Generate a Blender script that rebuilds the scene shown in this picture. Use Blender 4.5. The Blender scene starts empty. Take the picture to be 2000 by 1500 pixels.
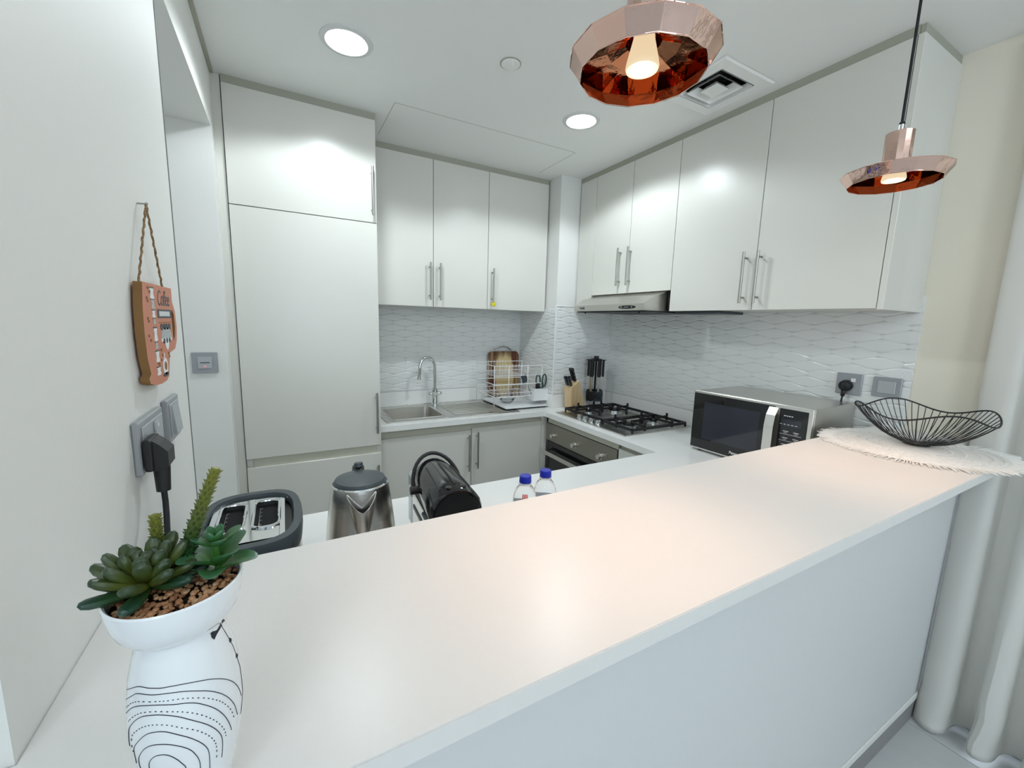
import bpy, bmesh, math, random
from mathutils import Vector, Matrix
random.seed(7)
PI = math.pi
sc = bpy.context.scene
COL = sc.collection

# ------------------------------------------------------------------ camera
yaw, pitch, roll, FPX, CAMH = 0.506856509, 0.146971323, 0.0279263782, 804.5239, 1.45
cy, sy, cp, sp = math.cos(yaw), math.sin(yaw), math.cos(pitch), math.sin(pitch)
fw = Vector((sy * cp, cy * cp, -sp)); r0 = Vector((cy, -sy, 0)); u0 = r0.cross(fw)
rt = math.cos(roll) * r0 + math.sin(roll) * u0
up = -math.sin(roll) * r0 + math.cos(roll) * u0
cam_d = bpy.data.cameras.new('camera'); cam = bpy.data.objects.new('camera', cam_d); COL.objects.link(cam)
M = Matrix((rt, up, -fw)).transposed().to_4x4(); M.translation = Vector((0, 0, CAMH)); cam.matrix_world = M
cam_d.sensor_width = 36; cam_d.lens = FPX / 2000 * 36; cam_d.clip_start = 0.02
sc.camera = cam
# ------------------------------------------------------------------ world, light, exposure
sc.view_settings.view_transform = 'Standard'; sc.view_settings.look = 'None'
sc.view_settings.exposure = 0.25; sc.view_settings.gamma = 1; sc.view_settings.use_curve_mapping = False
w = bpy.data.worlds.new('world'); sc.world = w; w.use_nodes = True
w.node_tree.nodes['Background'].inputs[0].default_value = (0.72, 0.86, 1.0, 1)
w.node_tree.nodes['Background'].inputs[1].default_value = 1.6

def lamp(name, kind, loc, energy, color, rot=(0, 0, 0), **k):
    l = bpy.data.lights.new(name, kind); l.energy = energy; l.color = color
    for a, b in k.items(): setattr(l, a, b)
    o = bpy.data.objects.new(name, l); o.location = loc; o.rotation_euler = rot; COL.objects.link(o); return o
COOL = (0.86, 0.955, 1.0)
DOWN = [(0.245, 1.722), (1.305, 1.736)]
ZC = 2.424
for x, y in DOWN:
    lamp('downlight_lamp', 'SPOT', (x, y, ZC - 0.012), 26, COOL, spot_size=math.radians(150), spot_blend=0.25, shadow_soft_size=0.06)
# unseen fill lights added at living room ceiling level behind the camera
LIVING = [(-0.9, -3.0), (0.9, -3.0)]
for x, y in LIVING:
    lamp('living_room_fill', 'AREA', (x, y, ZC - 0.02), 8, (0.80, 0.92, 1.0), shape='SQUARE', size=0.6)
for x, y in [(-0.6, -0.75), (1.2, -0.75)]:   # unseen fill lights added to brighten the ceiling
    lamp('ceiling_fill', 'POINT', (x, y, 2.18), 11, (0.84, 0.94, 1.0), shadow_soft_size=0.18)
lamp('corridor_lamp', 'AREA', (-1.4, 1.68, 2.16), 5, COOL, shape='SQUARE', size=0.3)
lamp('daylight', 'AREA', (2.75, -0.7, 1.3), 26, (0.80, 0.91, 1.0), rot=(0, PI / 2, 0), shape='RECTANGLE', size=2.1, size_y=2.2)
lamp('rear_fill', 'AREA', (-0.2, -4.35, 1.5), 24, (0.74, 0.87, 1.0), rot=(PI / 2 + math.radians(30), 0, 0), shape='RECTANGLE', size=2.6, size_y=1.8)  # unseen rear fill light, added and tilted up to brighten the ceiling
PEND = [(0.5074, 0.5257), (1.4129, 0.5257)]
for x, y in PEND:
    lamp('pendant_lamp', 'SPOT', (x, y, 1.838), 11, (1.0, 0.58, 0.36), spot_size=math.radians(84), spot_blend=1.0, shadow_soft_size=0.025)
    lamp('pendant_glow', 'POINT', (x, y, 1.8395), 0.22, (1.0, 0.72, 0.45), shadow_soft_size=0.012)

# ------------------------------------------------------------------ materials
def mat(name, color, rough=0.5, metal=0.0, trans=0.0, emit=None, estr=0.0, coat=0.0, bump=0.0, bscale=40.0, var=0.0, ior=1.45, alpha=1.0, sub=0.0):
    m = bpy.data.materials.new(name); m.use_nodes = True; nt = m.node_tree; b = nt.nodes['Principled BSDF']
    b.inputs['Base Color'].default_value = (*color, 1); b.inputs['Roughness'].default_value = rough
    b.inputs['Metallic'].default_value = metal; b.inputs['Transmission Weight'].default_value = trans
    b.inputs['IOR'].default_value = ior; b.inputs['Coat Weight'].default_value = coat; b.inputs['Alpha'].default_value = alpha
    if emit: b.inputs['Emission Color'].default_value = (*emit, 1); b.inputs['Emission Strength'].default_value = estr
    if bump or var:
        tc = nt.nodes.new('ShaderNodeTexCoord'); n = nt.nodes.new('ShaderNodeTexNoise')
        n.inputs['Scale'].default_value = bscale; n.inputs['Detail'].default_value = 4
        nt.links.new(tc.outputs['Object'], n.inputs['Vector'])
        if bump:
            bp = nt.nodes.new('ShaderNodeBump'); bp.inputs['Strength'].default_value = bump; bp.inputs['Distance'].default_value = 0.002
            nt.links.new(n.outputs['Fac'], bp.inputs['Height']); nt.links.new(bp.outputs['Normal'], b.inputs['Normal'])
        if var:
            mx = nt.nodes.new('ShaderNodeMix'); mx.data_type = 'RGBA'
            mx.inputs['A'].default_value = (*[c * (1 - var) for c in color], 1); mx.inputs['B'].default_value = (*[min(1, c * (1 + var)) for c in color], 1)
            nt.links.new(n.outputs['Fac'], mx.inputs['Factor']); nt.links.new(mx.outputs['Result'], b.inputs['Base Color'])
    return m
# (softer sheen of the honed bar top is set after the table)
def ramp_mat(name, stops, scale=(1, 1, 1), rough=0.4, kind='NOISE', nscale=5, dist=0.0, coat=0.0, coord='Object'):
    m = bpy.data.materials.new(name); m.use_nodes = True; nt = m.node_tree; b = nt.nodes['Principled BSDF']
    tc = nt.nodes.new('ShaderNodeTexCoord'); mp = nt.nodes.new('ShaderNodeMapping'); mp.inputs['Scale'].default_value = scale
    n = nt.nodes.new('ShaderNodeTexNoise'); n.inputs['Scale'].default_value = nscale; n.inputs['Detail'].default_value = 5; n.inputs['Distortion'].default_value = dist
    cr = nt.nodes.new('ShaderNodeValToRGB')
    while len(cr.color_ramp.elements) < len(stops): cr.color_ramp.elements.new(0.5)
    for e, (p, c) in zip(cr.color_ramp.elements, stops): e.position = p; e.color = (*c, 1)
    nt.links.new(tc.outputs[coord], mp.inputs['Vector']); nt.links.new(mp.outputs['Vector'], n.inputs['Vector'])
    nt.links.new(n.outputs['Fac'], cr.inputs['Fac']); nt.links.new(cr.outputs['Color'], b.inputs['Base Color'])
    b.inputs['Roughness'].default_value = rough; b.inputs['Coat Weight'].default_value = coat
    return m
def brushed(name, color, rough=0.28, scale=(1, 1, 120), bump=0.15):
    m = mat(name, color, rough, 1.0); nt = m.node_tree; b = nt.nodes['Principled BSDF']
    tc = nt.nodes.new('ShaderNodeTexCoord'); mp = nt.nodes.new('ShaderNodeMapping'); mp.inputs['Scale'].default_value = scale
    n = nt.nodes.new('ShaderNodeTexNoise'); n.inputs['Scale'].default_value = 12; bp = nt.nodes.new('ShaderNodeBump')
    bp.inputs['Strength'].default_value = bump; bp.inputs['Distance'].default_value = 0.001
    nt.links.new(tc.outputs['Object'], mp.inputs['Vector']); nt.links.new(mp.outputs['Vector'], n.inputs['Vector'])
    nt.links.new(n.outputs['Fac'], bp.inputs['Height']); nt.links.new(bp.outputs['Normal'], b.inputs['Normal'])
    return m
M_ = dict(
    paint=mat('wall_paint', (0.80, 0.80, 0.77), 0.6, bump=0.12, bscale=90, var=0.012),
    cream=mat('cream_wall_paint', (0.84, 0.795, 0.68), 0.6, bump=0.12, bscale=90, var=0.012),
    panel=mat('bar_wall_shaded_paint', (0.70, 0.71, 0.71), 0.45, bump=0.10, bscale=70, var=0.012),  # wall paint darkened and cooled, the panel's shade put into its colour
    ceil=mat('ceiling_paint', (0.88, 0.89, 0.87), 0.7, bump=0.06, bscale=60),
    cab=mat('cabinet_laminate', (0.715, 0.705, 0.655), 0.26, bump=0.03, bscale=30),
    cabin=mat('cabinet_carcass', (0.60, 0.59, 0.50), 0.5),
    gap=mat('joint_and_gap_shade', (0.40, 0.40, 0.33), 0.7),  # cabinet-top fillers darkened to stand in for shade; also dark ceiling joints
    quartz=mat('bar_quartz', (0.76, 0.745, 0.725), 0.30, bump=0.05, bscale=130, var=0.015),
    work=mat('worktop_quartz', (0.90, 0.90, 0.885), 0.2, var=0.01, bscale=200),
    tile=mat('wall_tile_glaze', (0.82, 0.83, 0.82), 0.12, bump=0.25, bscale=14),
    grout=mat('tile_grout', (0.62, 0.64, 0.64), 0.6),
    floor=mat('floor_tile_grey', (0.60, 0.61, 0.61), 0.35, var=0.05, bscale=12, bump=0.05),
    fgrout=mat('floor_grout', (0.16, 0.16, 0.16), 0.8),
    skirt=mat('grey_skirting', (0.28, 0.27, 0.27), 0.4, var=0.05),
    steel=brushed('brushed_steel', (0.74, 0.72, 0.68), 0.24),
    steelx=brushed('brushed_steel_sheet', (0.62, 0.61, 0.57), 0.32, scale=(120, 1, 1)),
    handle=mat('handle_steel', (0.40, 0.40, 0.37), 0.32, 1.0),
    chrome=mat('chrome', (0.75, 0.77, 0.78), 0.06, 1.0),
    oven=brushed('oven_steel', (0.36, 0.345, 0.30), 0.34, scale=(1, 1, 120)),
    black=mat('black_gloss_plastic', (0.008, 0.008, 0.01), 0.08, coat=0.3),
    blackm=mat('black_matt_plastic', (0.012, 0.012, 0.014), 0.42),
    iron=mat('cast_iron', (0.012, 0.012, 0.013), 0.5, bump=0.2, bscale=200),
    dgrey=mat('slate_grey_plastic', (0.055, 0.07, 0.08), 0.35),
    blackg=mat('black_oven_glass', (0.004, 0.004, 0.005), 0.03, coat=0.5),
    winglass=mat('microwave_window', (0.02, 0.022, 0.035), 0.06, coat=0.5),
    greym=mat('grey_switch_plastic', (0.36, 0.375, 0.40), 0.32, 0.35),
    greyl=mat('light_switch_plastic', (0.46, 0.48, 0.50), 0.35, 0.3),
    wred=mat('indicator_red', (0.8, 0.1, 0.1), 0.4, emit=(1, 0.15, 0.15), estr=1.0),
    white=mat('white_plastic', (0.85, 0.86, 0.87), 0.35),
    wire=mat('white_coated_wire', (0.86, 0.86, 0.86), 0.35),
    bwire=mat('black_wire', (0.01, 0.01, 0.012), 0.35),
    ceramic=mat('white_ceramic', (0.84, 0.86, 0.88), 0.1, coat=0.5),
    ink=mat('black_ink', (0.015, 0.02, 0.03), 0.4),
    led=mat('led_disc', (1, 1, 1), 0.5, emit=(0.95, 0.99, 1.0), estr=9.0),
    bulb=mat('warm_bulb', (0.5, 0.42, 0.3), 0.4, emit=(1.0, 0.82, 0.52), estr=0.6),
    bulbc=mat('warm_bulb_core', (1, 0.9, 0.7), 0.4, emit=(1.0, 0.92, 0.66), estr=2.5),
    copper=mat('copper_mirror', (0.80, 0.55, 0.47), 0.03, 1.0, bump=0.35, bscale=22),
    copperin=mat('copper_lining', (0.60, 0.24, 0.12), 0.07, 1.0, bump=0.5, bscale=30),
    cord=mat('black_cord', (0.008, 0.008, 0.01), 0.6),
    beech=ramp_mat('beech_wood', [(0.3, (0.66, 0.46, 0.25)), (0.7, (0.78, 0.58, 0.34))], scale=(14, 14, 1.2), nscale=4, rough=0.45),
    terra=mat('terracotta_paint', (0.60, 0.235, 0.145), 0.55, var=0.04, bscale=25),
    mdf=mat('brown_board_edge', (0.26, 0.135, 0.045), 0.7, var=0.08),
    rope=ramp_mat('jute_twine', [(0.35, (0.16, 0.09, 0.04)), (0.65, (0.36, 0.24, 0.13))], nscale=300, rough=0.9),
    cotton=mat('white_cotton', (0.82, 0.81, 0.78), 0.9, bump=0.8, bscale=260, var=0.03),
    cap=mat('blue_cap', (0.015, 0.03, 0.42), 0.3),
    pet=mat('clear_bottle_plastic', (0.95, 0.98, 1.0), 0.04, trans=1.0, ior=1.25),
    water=mat('bottled_water', (0.96, 0.99, 1.0), 0.02, trans=1.0, ior=1.2),
    labelb=mat('bottle_label_blue', (0.08, 0.30, 0.52), 0.4),
    labelr=mat('bottle_label_red', (0.6, 0.08, 0.06), 0.4),
    yellow=mat('yellow_tag', (0.72, 0.62, 0.02), 0.6, var=0.1, bscale=60),
    scis=mat('dark_green_handle', (0.01, 0.05, 0.045), 0.35),
    soil=mat('dark_soil', (0.03, 0.018, 0.01), 0.9, bump=1.0, bscale=200),
    pebble=ramp_mat('brown_gravel', [(0.25, (0.20, 0.075, 0.03)), (0.5, (0.50, 0.25, 0.12)), (0.8, (0.70, 0.48, 0.28))], nscale=90, rough=0.6),
    alum=mat('vent_grey', (0.70, 0.71, 0.70), 0.5),
    dark=mat('duct_black', (0.01, 0.01, 0.01), 0.9),
    ggl=mat('window_glass', (1, 1, 1), 0.0, trans=1.0, ior=1.1),
    tank=mat('smoked_water_tank', (0.55, 0.60, 0.60), 0.08, trans=0.7, ior=1.2),
)
M_['quartz'].node_tree.nodes['Principled BSDF'].inputs['Specular IOR Level'].default_value = 0.22
def leaf_mat(name, base, tip, z0, z1):
    m = bpy.data.materials.new(name); m.use_nodes = True; nt = m.node_tree; b = nt.nodes['Principled BSDF']
    at = nt.nodes.new('ShaderNodeAttribute'); at.attribute_name = 'along'
    cr = nt.nodes.new('ShaderNodeValToRGB'); cr.color_ramp.elements[0].position = z0; cr.color_ramp.elements[0].color = (*base, 1)
    cr.color_ramp.elements[1].position = z1; cr.color_ramp.elements[1].color = (*tip, 1)
    tc = nt.nodes.new('ShaderNodeTexCoord'); n = nt.nodes.new('ShaderNodeTexNoise'); n.inputs['Scale'].default_value = 150
    mx = nt.nodes.new('ShaderNodeMix'); mx.data_type = 'RGBA'; mx.blend_type = 'MULTIPLY'; mx.inputs['Factor'].default_value = 0.35
    nt.links.new(tc.outputs['Object'], n.inputs['Vector']); nt.links.new(at.outputs['Fac'], cr.inputs['Fac'])
    nt.links.new(cr.outputs['Color'], mx.inputs['A']); nt.links.new(n.outputs['Fac'], mx.inputs['B']); nt.links.new(mx.outputs['Result'], b.inputs['Base Color'])
    b.inputs['Roughness'].default_value = 0.38
    b.inputs['Subsurface Weight'].default_value = 0.0
    return m
M_['leafa'] = leaf_mat('olive_succulent', (0.15, 0.18, 0.02), (0.035, 0.065, 0.03), 0.3, 1.0)
M_['leafb'] = leaf_mat('green_succulent', (0.045, 0.17, 0.02), (0.07, 0.19, 0.10), 0.2, 1.0)
M_['leafd'] = leaf_mat('deep_green_succulent', (0.05, 0.12, 0.02), (0.015, 0.06, 0.035), 0.1, 0.9)
M_['stem'] = leaf_mat('spiky_stem_green', (0.015, 0.065, 0.012), (0.20, 0.20, 0.02), 0.35, 1.0)
# curtain: woven cloth that lets some daylight through
mc = bpy.data.materials.new('linen_curtain'); mc.use_nodes = True; nt = mc.node_tree
b = nt.nodes['Principled BSDF']; b.inputs['Base Color'].default_value = (0.82, 0.805, 0.76, 1); b.inputs['Roughness'].default_value = 0.9
tl = nt.nodes.new('ShaderNodeBsdfTranslucent'); tl.inputs[0].default_value = (0.82, 0.81, 0.77, 1)
ms = nt.nodes.new('ShaderNodeMixShader'); ms.inputs[0].default_value = 0.22
tc = nt.nodes.new('ShaderNodeTexCoord'); n = nt.nodes.new('ShaderNodeTexNoise'); n.inputs['Scale'].default_value = 400
bp = nt.nodes.new('ShaderNodeBump'); bp.inputs['Strength'].default_value = 0.35; bp.inputs['Distance'].default_value = 0.001
nt.links.new(tc.outputs['Object'], n.inputs['Vector']); nt.links.new(n.outputs['Fac'], bp.inputs['Height']); nt.links.new(bp.outputs['Normal'], b.inputs['Normal'])
nt.links.new(b.outputs[0], ms.inputs[1]); nt.links.new(tl.outputs[0], ms.inputs[2]); nt.links.new(ms.outputs[0], nt.nodes['Material Output'].inputs[0])
M_['curtain'] = mc
# cutting board: light heart, dark burnt sides (the wood's own colour)
mb = bpy.data.materials.new('acacia_board'); mb.use_nodes = True; nt = mb.node_tree; b = nt.nodes['Principled BSDF']
tc = nt.nodes.new('ShaderNodeTexCoord'); mp = nt.nodes.new('ShaderNodeMapping'); mp.inputs['Location'].default_value = (0.0, 0, 0.04); mp.inputs['Scale'].default_value = (10.5, 0, 5.2)
gr = nt.nodes.new('ShaderNodeTexGradient'); gr.gradient_type = 'SPHERICAL'
n = nt.nodes.new('ShaderNodeTexNoise'); n.inputs['Scale'].default_value = 3; mp2 = nt.nodes.new('ShaderNodeMapping'); mp2.inputs['Scale'].default_value = (18, 18, 1.5)
ad = nt.nodes.new('ShaderNodeMath'); ad.operation = 'MULTIPLY_ADD'; ad.inputs[1].default_value = 0.7
cr = nt.nodes.new('ShaderNodeValToRGB'); cr.color_ramp.elements[0].position = 0.30; cr.color_ramp.elements[0].color = (0.10, 0.026, 0.008, 1)
cr.color_ramp.elements[1].position = 0.62; cr.color_ramp.elements[1].color = (0.62, 0.47, 0.24, 1)
nt.links.new(tc.outputs['Object'], mp.inputs['Vector']); nt.links.new(mp.outputs[0], gr.inputs[0]); nt.links.new(tc.outputs['Object'], mp2.inputs['Vector'])
nt.links.new(mp2.outputs[0], n.inputs['Vector']); nt.links.new(n.outputs['Fac'], ad.inputs[0]); nt.links.new(gr.outputs['Fac'], ad.inputs[2])
nt.links.new(ad.outputs[0], cr.inputs['Fac']); nt.links.new(cr.outputs['Color'], b.inputs['Base Color']); b.inputs['Roughness'].default_value = 0.35
M_['board'] = mb

# ------------------------------------------------------------------ geometry helpers
class G:
    def __init__(s): s.v = []; s.f = []; s.sm = []; s.al = []
    def add(s, vs, fs, smooth=False, al=None):
        k = len(s.v); s.v += [tuple(v) for v in vs]; s.f += [tuple(k + i for i in f) for f in fs]; s.sm += [smooth] * len(fs)
        s.al += list(al) if al else [0.0] * len(vs); return s
    def xf(s, mtx):
        s.v = [tuple(mtx @ Vector(v)) for v in s.v]; return s
    def merge(s, o): return s.add_raw(o)
    def add_raw(s, o):
        k = len(s.v); s.v += o.v; s.f += [tuple(k + i for i in f) for f in o.f]; s.sm += o.sm; s.al += o.al; return s
    def box(s, x0, x1, y0, y1, z0, z1, b=0.0):
        if x0 > x1: x0, x1 = x1, x0
        if y0 > y1: y0, y1 = y1, y0
        if z0 > z1: z0, z1 = z1, z0
        if b <= 0:
            vs = [(x, y, z) for x in (x0, x1) for y in (y0, y1) for z in (z0, z1)]
            return s.add(vs, [(0, 1, 3, 2), (4, 6, 7, 5), (0, 4, 5, 1), (2, 3, 7, 6), (0, 2, 6, 4), (1, 5, 7, 3)])
        b = min(b, (x1 - x0) / 2.01, (y1 - y0) / 2.01, (z1 - z0) / 2.01)
        bm = bmesh.new()
        vv = [bm.verts.new((x, y, z)) for x in (x0, x1) for y in (y0, y1) for z in (z0, z1)]
        for f in [(0, 1, 3, 2), (4, 6, 7, 5), (0, 4, 5, 1), (2, 3, 7, 6), (0, 2, 6, 4), (1, 5, 7, 3)]: bm.faces.new([vv[i] for i in f])
        bmesh.ops.bevel(bm, geom=bm.edges[:], offset=b, segments=2 if b > 0.003 else 1, profile=0.5, affect='EDGES')
        bm.verts.index_update(); r = ([tuple(v.co) for v in bm.verts], [[v.index for v in f.verts] for f in bm.faces]); bm.free()
        return s.add(*r)
    def cyl(s, a, b_, r, n=16, r2=None, cap=True, smooth=True):
        a = Vector(a); b_ = Vector(b_); r2 = r if r2 is None else r2; d = (b_ - a).normalized()
        t = d.orthogonal().normalized(); q = d.cross(t); vs = []
        for p, rr in ((a, r), (b_, r2)):
            for i in range(n):
                an = 2 * PI * i / n; vs.append(p + rr * (math.cos(an) * t + math.sin(an) * q))
        s.add(vs, [(i, (i + 1) % n, n + (i + 1) % n, n + i) for i in range(n)], smooth)
        if cap:
            s.add(vs[:n], [tuple(reversed(range(n)))]); s.add(vs[n:], [tuple(range(n))])
        return s
    def tube(s, pts, r, n=8, closed=False, cap=True, al=None):
        P = [Vector(p) for p in pts]; m = len(P); R = r if isinstance(r, (list, tuple)) else [r] * m; vs = []; A = []
        d0 = (P[1] - P[0]).normalized(); t = d0.orthogonal().normalized()
        for i in range(m):
            if closed: d = (P[(i + 1) % m] - P[i - 1]).normalized()
            else: d = (P[min(i + 1, m - 1)] - P[max(i - 1, 0)]).normalized()
            t = (t - d * t.dot(d)); t = t.normalized() if t.length > 1e-6 else d.orthogonal().normalized(); q = d.cross(t)
            for k in range(n):
                an = 2 * PI * k / n; vs.append(P[i] + R[i] * (math.cos(an) * t + math.sin(an) * q)); A.append(i / (m - 1))
        L = m if closed else m - 1; fs = []
        for i in range(L):
            j = (i + 1) % m
            for k in range(n): fs.append((i * n + k, i * n + (k + 1) % n, j * n + (k + 1) % n, j * n + k))
        s.add(vs, fs, True, A)
        if cap and not closed:
            s.add(vs[:n], [tuple(reversed(range(n)))]); s.add(vs[-n:], [tuple(range(n))], al=[1.0] * n)
        return s
    def lathe(s, prof, n=40, center=(0, 0), smooth=True, mod=None, capb=False, capt=False, a0=0.0):
        vs = []; m = len(prof)
        for r, z in prof:
            for k in range(n):
                an = a0 + 2 * PI * k / n; rr = r + (mod(an, z) if mod else 0)
                vs.append((center[0] + rr * math.cos(an), center[1] + rr * math.sin(an), z))
        s.add(vs, [(i * n + k, i * n + (k + 1) % n, (i + 1) * n + (k + 1) % n, (i + 1) * n + k) for i in range(m - 1) for k in range(n)], smooth)
        if capb: s.add(vs[:n], [tuple(reversed(range(n)))])
        if capt: s.add(vs[-n:], [tuple(range(n))])
        return s
    def prism(s, poly, lo, hi, axis='z', smooth=False):
        def P(a, b_, c): return {'z': (a, b_, c), 'x': (c, a, b_), 'y': (a, c, b_)}[axis]
        n = len(poly); vs = [P(a, b_, lo) for a, b_ in poly] + [P(a, b_, hi) for a, b_ in poly]
        s.add(vs, [tuple(reversed(range(n))), tuple(range(n, 2 * n))]); s.add(vs, [(i, (i + 1) % n, n + (i + 1) % n, n + i) for i in range(n)], smooth); return s
    def ball(s, c, r, n=12, m=8, sc_=(1, 1, 1)):
        vs = []; 
        for i in range(m + 1):
            ph = PI * i / m
            for k in range(n):
                th = 2 * PI * k / n; vs.append((c[0] + sc_[0] * r * math.sin(ph) * math.cos(th), c[1] + sc_[1] * r * math.sin(ph) * math.sin(th), c[2] + sc_[2] * r * math.cos(ph)))
        return s.add(vs, [(i * n + k, (i + 1) * n + k, (i + 1) * n + (k + 1) % n, i * n + (k + 1) % n) for i in range(m) for k in range(n)], True)
def mesh_of(g, name, m, weld=False):
    me = bpy.data.meshes.new(name); me.from_pydata(g.v, [], g.f)
    me.polygons.foreach_set('use_smooth', g.sm)
    at = me.attributes.new('along', 'FLOAT', 'POINT'); at.data.foreach_set('value', g.al)
    bm = bmesh.new(); bm.from_mesh(me)
    bmesh.ops.remove_doubles(bm, verts=bm.verts, dist=1e-6)
    bmesh.ops.recalc_face_normals(bm, faces=bm.faces)
    for e in bm.edges:
        if len(e.link_faces) == 2 and e.calc_face_angle(0) > 0.6: e.smooth = False
    bm.to_mesh(me); bm.free()
    me.materials.append(m if not isinstance(m, str) else M_[m]); me.update(); return me
def obj(name, g, m, parent=None, loc=None):
    me = g if isinstance(g, bpy.types.Mesh) else mesh_of(g, name, m)
    o = bpy.data.objects.new(name, me); COL.objects.link(o)
    if parent: o.parent = parent
    if loc: o.location = loc
    return o
def tag(o, label, cat, group=None, kind=None):
    if label: o['label'] = label
    if cat: o['category'] = cat
    if group: o['group'] = group
    if kind: o['kind'] = kind
    return o
def thing(name, label, cat, loc=(0, 0, 0), rz=0.0, group=None):
    o = bpy.data.objects.new(name, None); o.empty_display_size = 0.05; COL.objects.link(o)
    o.location = loc; o.rotation_euler = (0, 0, rz); return tag(o, label, cat, group)
def struct(name, g, m, parent=None):
    o = obj(name, g, m, parent); o['kind'] = 'structure'; return o
def text_mesh(name, s, size, m, parent, mtx, extrude=0.0003, shear=0.0, bold=0.0, align='CENTER'):
    cu = bpy.data.curves.new(name, 'FONT'); cu.body = s; cu.size = size; cu.extrude = extrude; cu.shear = shear; cu.offset = bold
    cu.align_x = align; cu.align_y = 'CENTER'; cu.resolution_u = 3
    t = bpy.data.objects.new(name + '_tmp', cu); COL.objects.link(t)
    bpy.context.view_layer.update()
    me = bpy.data.meshes.new_from_object(t.evaluated_get(bpy.context.evaluated_depsgraph_get()))
    bpy.data.objects.remove(t, do_unlink=True)
    me.transform(mtx); me.materials.clear(); me.materials.append(M_[m]); me.name = name
    o = bpy.data.objects.new(name, me); COL.objects.link(o); o.parent = parent; return o
def rot_rows(cx, cy_, cz, t):   # columns -> matrix
    return Matrix.Translation(t) @ Matrix((cx, cy_, cz)).transposed().to_4x4()

# ------------------------------------------------------------------ setting
XL, XR, YB, YC0, XC0 = -0.212, 2.143, 2.865, 2.382, 1.655
YP, YLE, YHE, ZH = 0.45, 1.253, 2.111, 2.184
TP = 0.006   # tile build-up in front of the wall substrate
VCX, VCY, VH = 1.600, 1.235, 0.105
struct('ceiling', G().box(-2.6, VCX - VH, -4.3, YB + 0.1, ZC, ZC + 0.1).box(VCX + VH, 2.25, -4.3, YB + 0.1, ZC, ZC + 0.1).box(VCX - VH, VCX + VH, -4.3, VCY - VH, ZC, ZC + 0.1).box(VCX - VH, VCX + VH, VCY + VH, YB + 0.1, ZC, ZC + 0.1), 'ceil')
wb = struct('wall_back', G().box(0.2, XC0 + 0.02, YB, YB + 0.1, 0, ZC), 'grout')
wr = struct('wall_right', G().box(XR, XR + 0.12, 0.40, YB + 0.1, 0, ZC).box(XR, XR + 0.12, -1.75, 0.40, 2.28, ZC).box(XR, XR + 0.12, -4.3, -1.75, 0, ZC), 'cream')
wc = struct('wall_corner_column', G().box(XC0, XR, YC0, YB, 0, ZC), 'paint')
struct('wall_left', G().box(-0.62, XL, YP, YLE, 0, ZC), 'paint')
struct('wall_header', G().box(-2.6, XL, YLE, YHE, ZH, ZC), 'paint')
struct('wall_jamb', G().box(-2.6, XL, YHE, YB + 0.1, 0, ZC), 'paint')
struct('wall_far_left', G().box(-2.7, -2.6, -4.3, YB + 0.1, 0, ZC), 'paint')
struct('wall_rear', G().box(-2.6, XR, -4.3, -4.2, 0, 0.6).box(-2.6, XR, -4.3, -4.2, 2.3, ZC).box(-2.6, -1.6, -4.3, -4.2, 0.6, 2.3).box(1.2, XR, -4.3, -4.2, 0.6, 2.3), 'paint')
# floor tiles
fl = struct('floor', G().box(-2.7, 2.3, -4.3, YB + 0.1, -0.06, -0.006), 'fgrout')
ft = mesh_of(G().box(0.002, 0.598, 0.002, 0.598, -0.006, 0, 0.001), 'floor_tile', 'floor')
for i in range(-8, 1):
    for j in range(-8, 6):
        x, y = 2.0 + 0.6 * i - (0.6 if i <= 0 else 0) + 0.0, 0.235 + 0.6 * j - 0.1
        if x < -2.7 or x > 2.2: continue
        obj('tile', ft, None, fl, (x, y, 0))
strip = mesh_of(G().box(0.0015, 0.19, 0.0015, 0.5985, -0.006, 0, 0.001), 'floor_tile_cut', 'floor')
for j in range(-8, 6): obj('tile', strip, None, fl, (2.0, 0.135 + 0.6 * j, 0))
# dwarf wall under the bar
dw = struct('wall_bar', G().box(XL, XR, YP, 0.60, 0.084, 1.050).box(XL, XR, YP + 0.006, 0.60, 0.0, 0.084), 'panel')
struct('trim_1', G().box(XL, XR, YP - 0.006, YP + 0.001, 0.080, 0.106, 0.002), 'paint')
struct('baseboard_bar', G().box(XL, XR - 0.008, YP - 0.004, YP + 0.006, 0.0, 0.080, 0.001), 'skirt')
struct('baseboard_right', G().box(XR - 0.010, XR, 0.40, YP - 0.004, 0.0, 0.080, 0.001), 'skirt')
# sliding window behind the curtain
wn = struct('window_1', G().box(XR + 0.02, XR + 0.08, -1.75, -1.70, 0, 2.28).box(XR + 0.02, XR + 0.08, 0.35, 0.40, 0, 2.28).box(XR + 0.02, XR + 0.08, -0.70, -0.65, 0, 2.28)
            .box(XR + 0.02, XR + 0.08, -1.70, 0.35, 2.23, 2.28).box(XR + 0.02, XR + 0.08, -1.70, 0.35, 0, 0.05), 'greym')
obj('pane', G().box(XR + 0.045, XR + 0.051, -1.70, -0.70, 0.05, 2.23), 'ggl', wn)
obj('pane', G().box(XR + 0.045, XR + 0.051, -0.65, 0.35, 0.05, 2.23), 'ggl', wn)
wn2 = struct('window_2', G().box(-1.6, 1.2, -4.28, -4.22, 0.6, 0.66).box(-1.6, 1.2, -4.28, -4.22, 2.24, 2.3).box(-1.6, -1.54, -4.28, -4.22, 0.66, 2.24).box(1.14, 1.2, -4.28, -4.22, 0.66, 2.24).box(-0.23, -0.17, -4.28, -4.22, 0.66, 2.24), 'greym')
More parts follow.
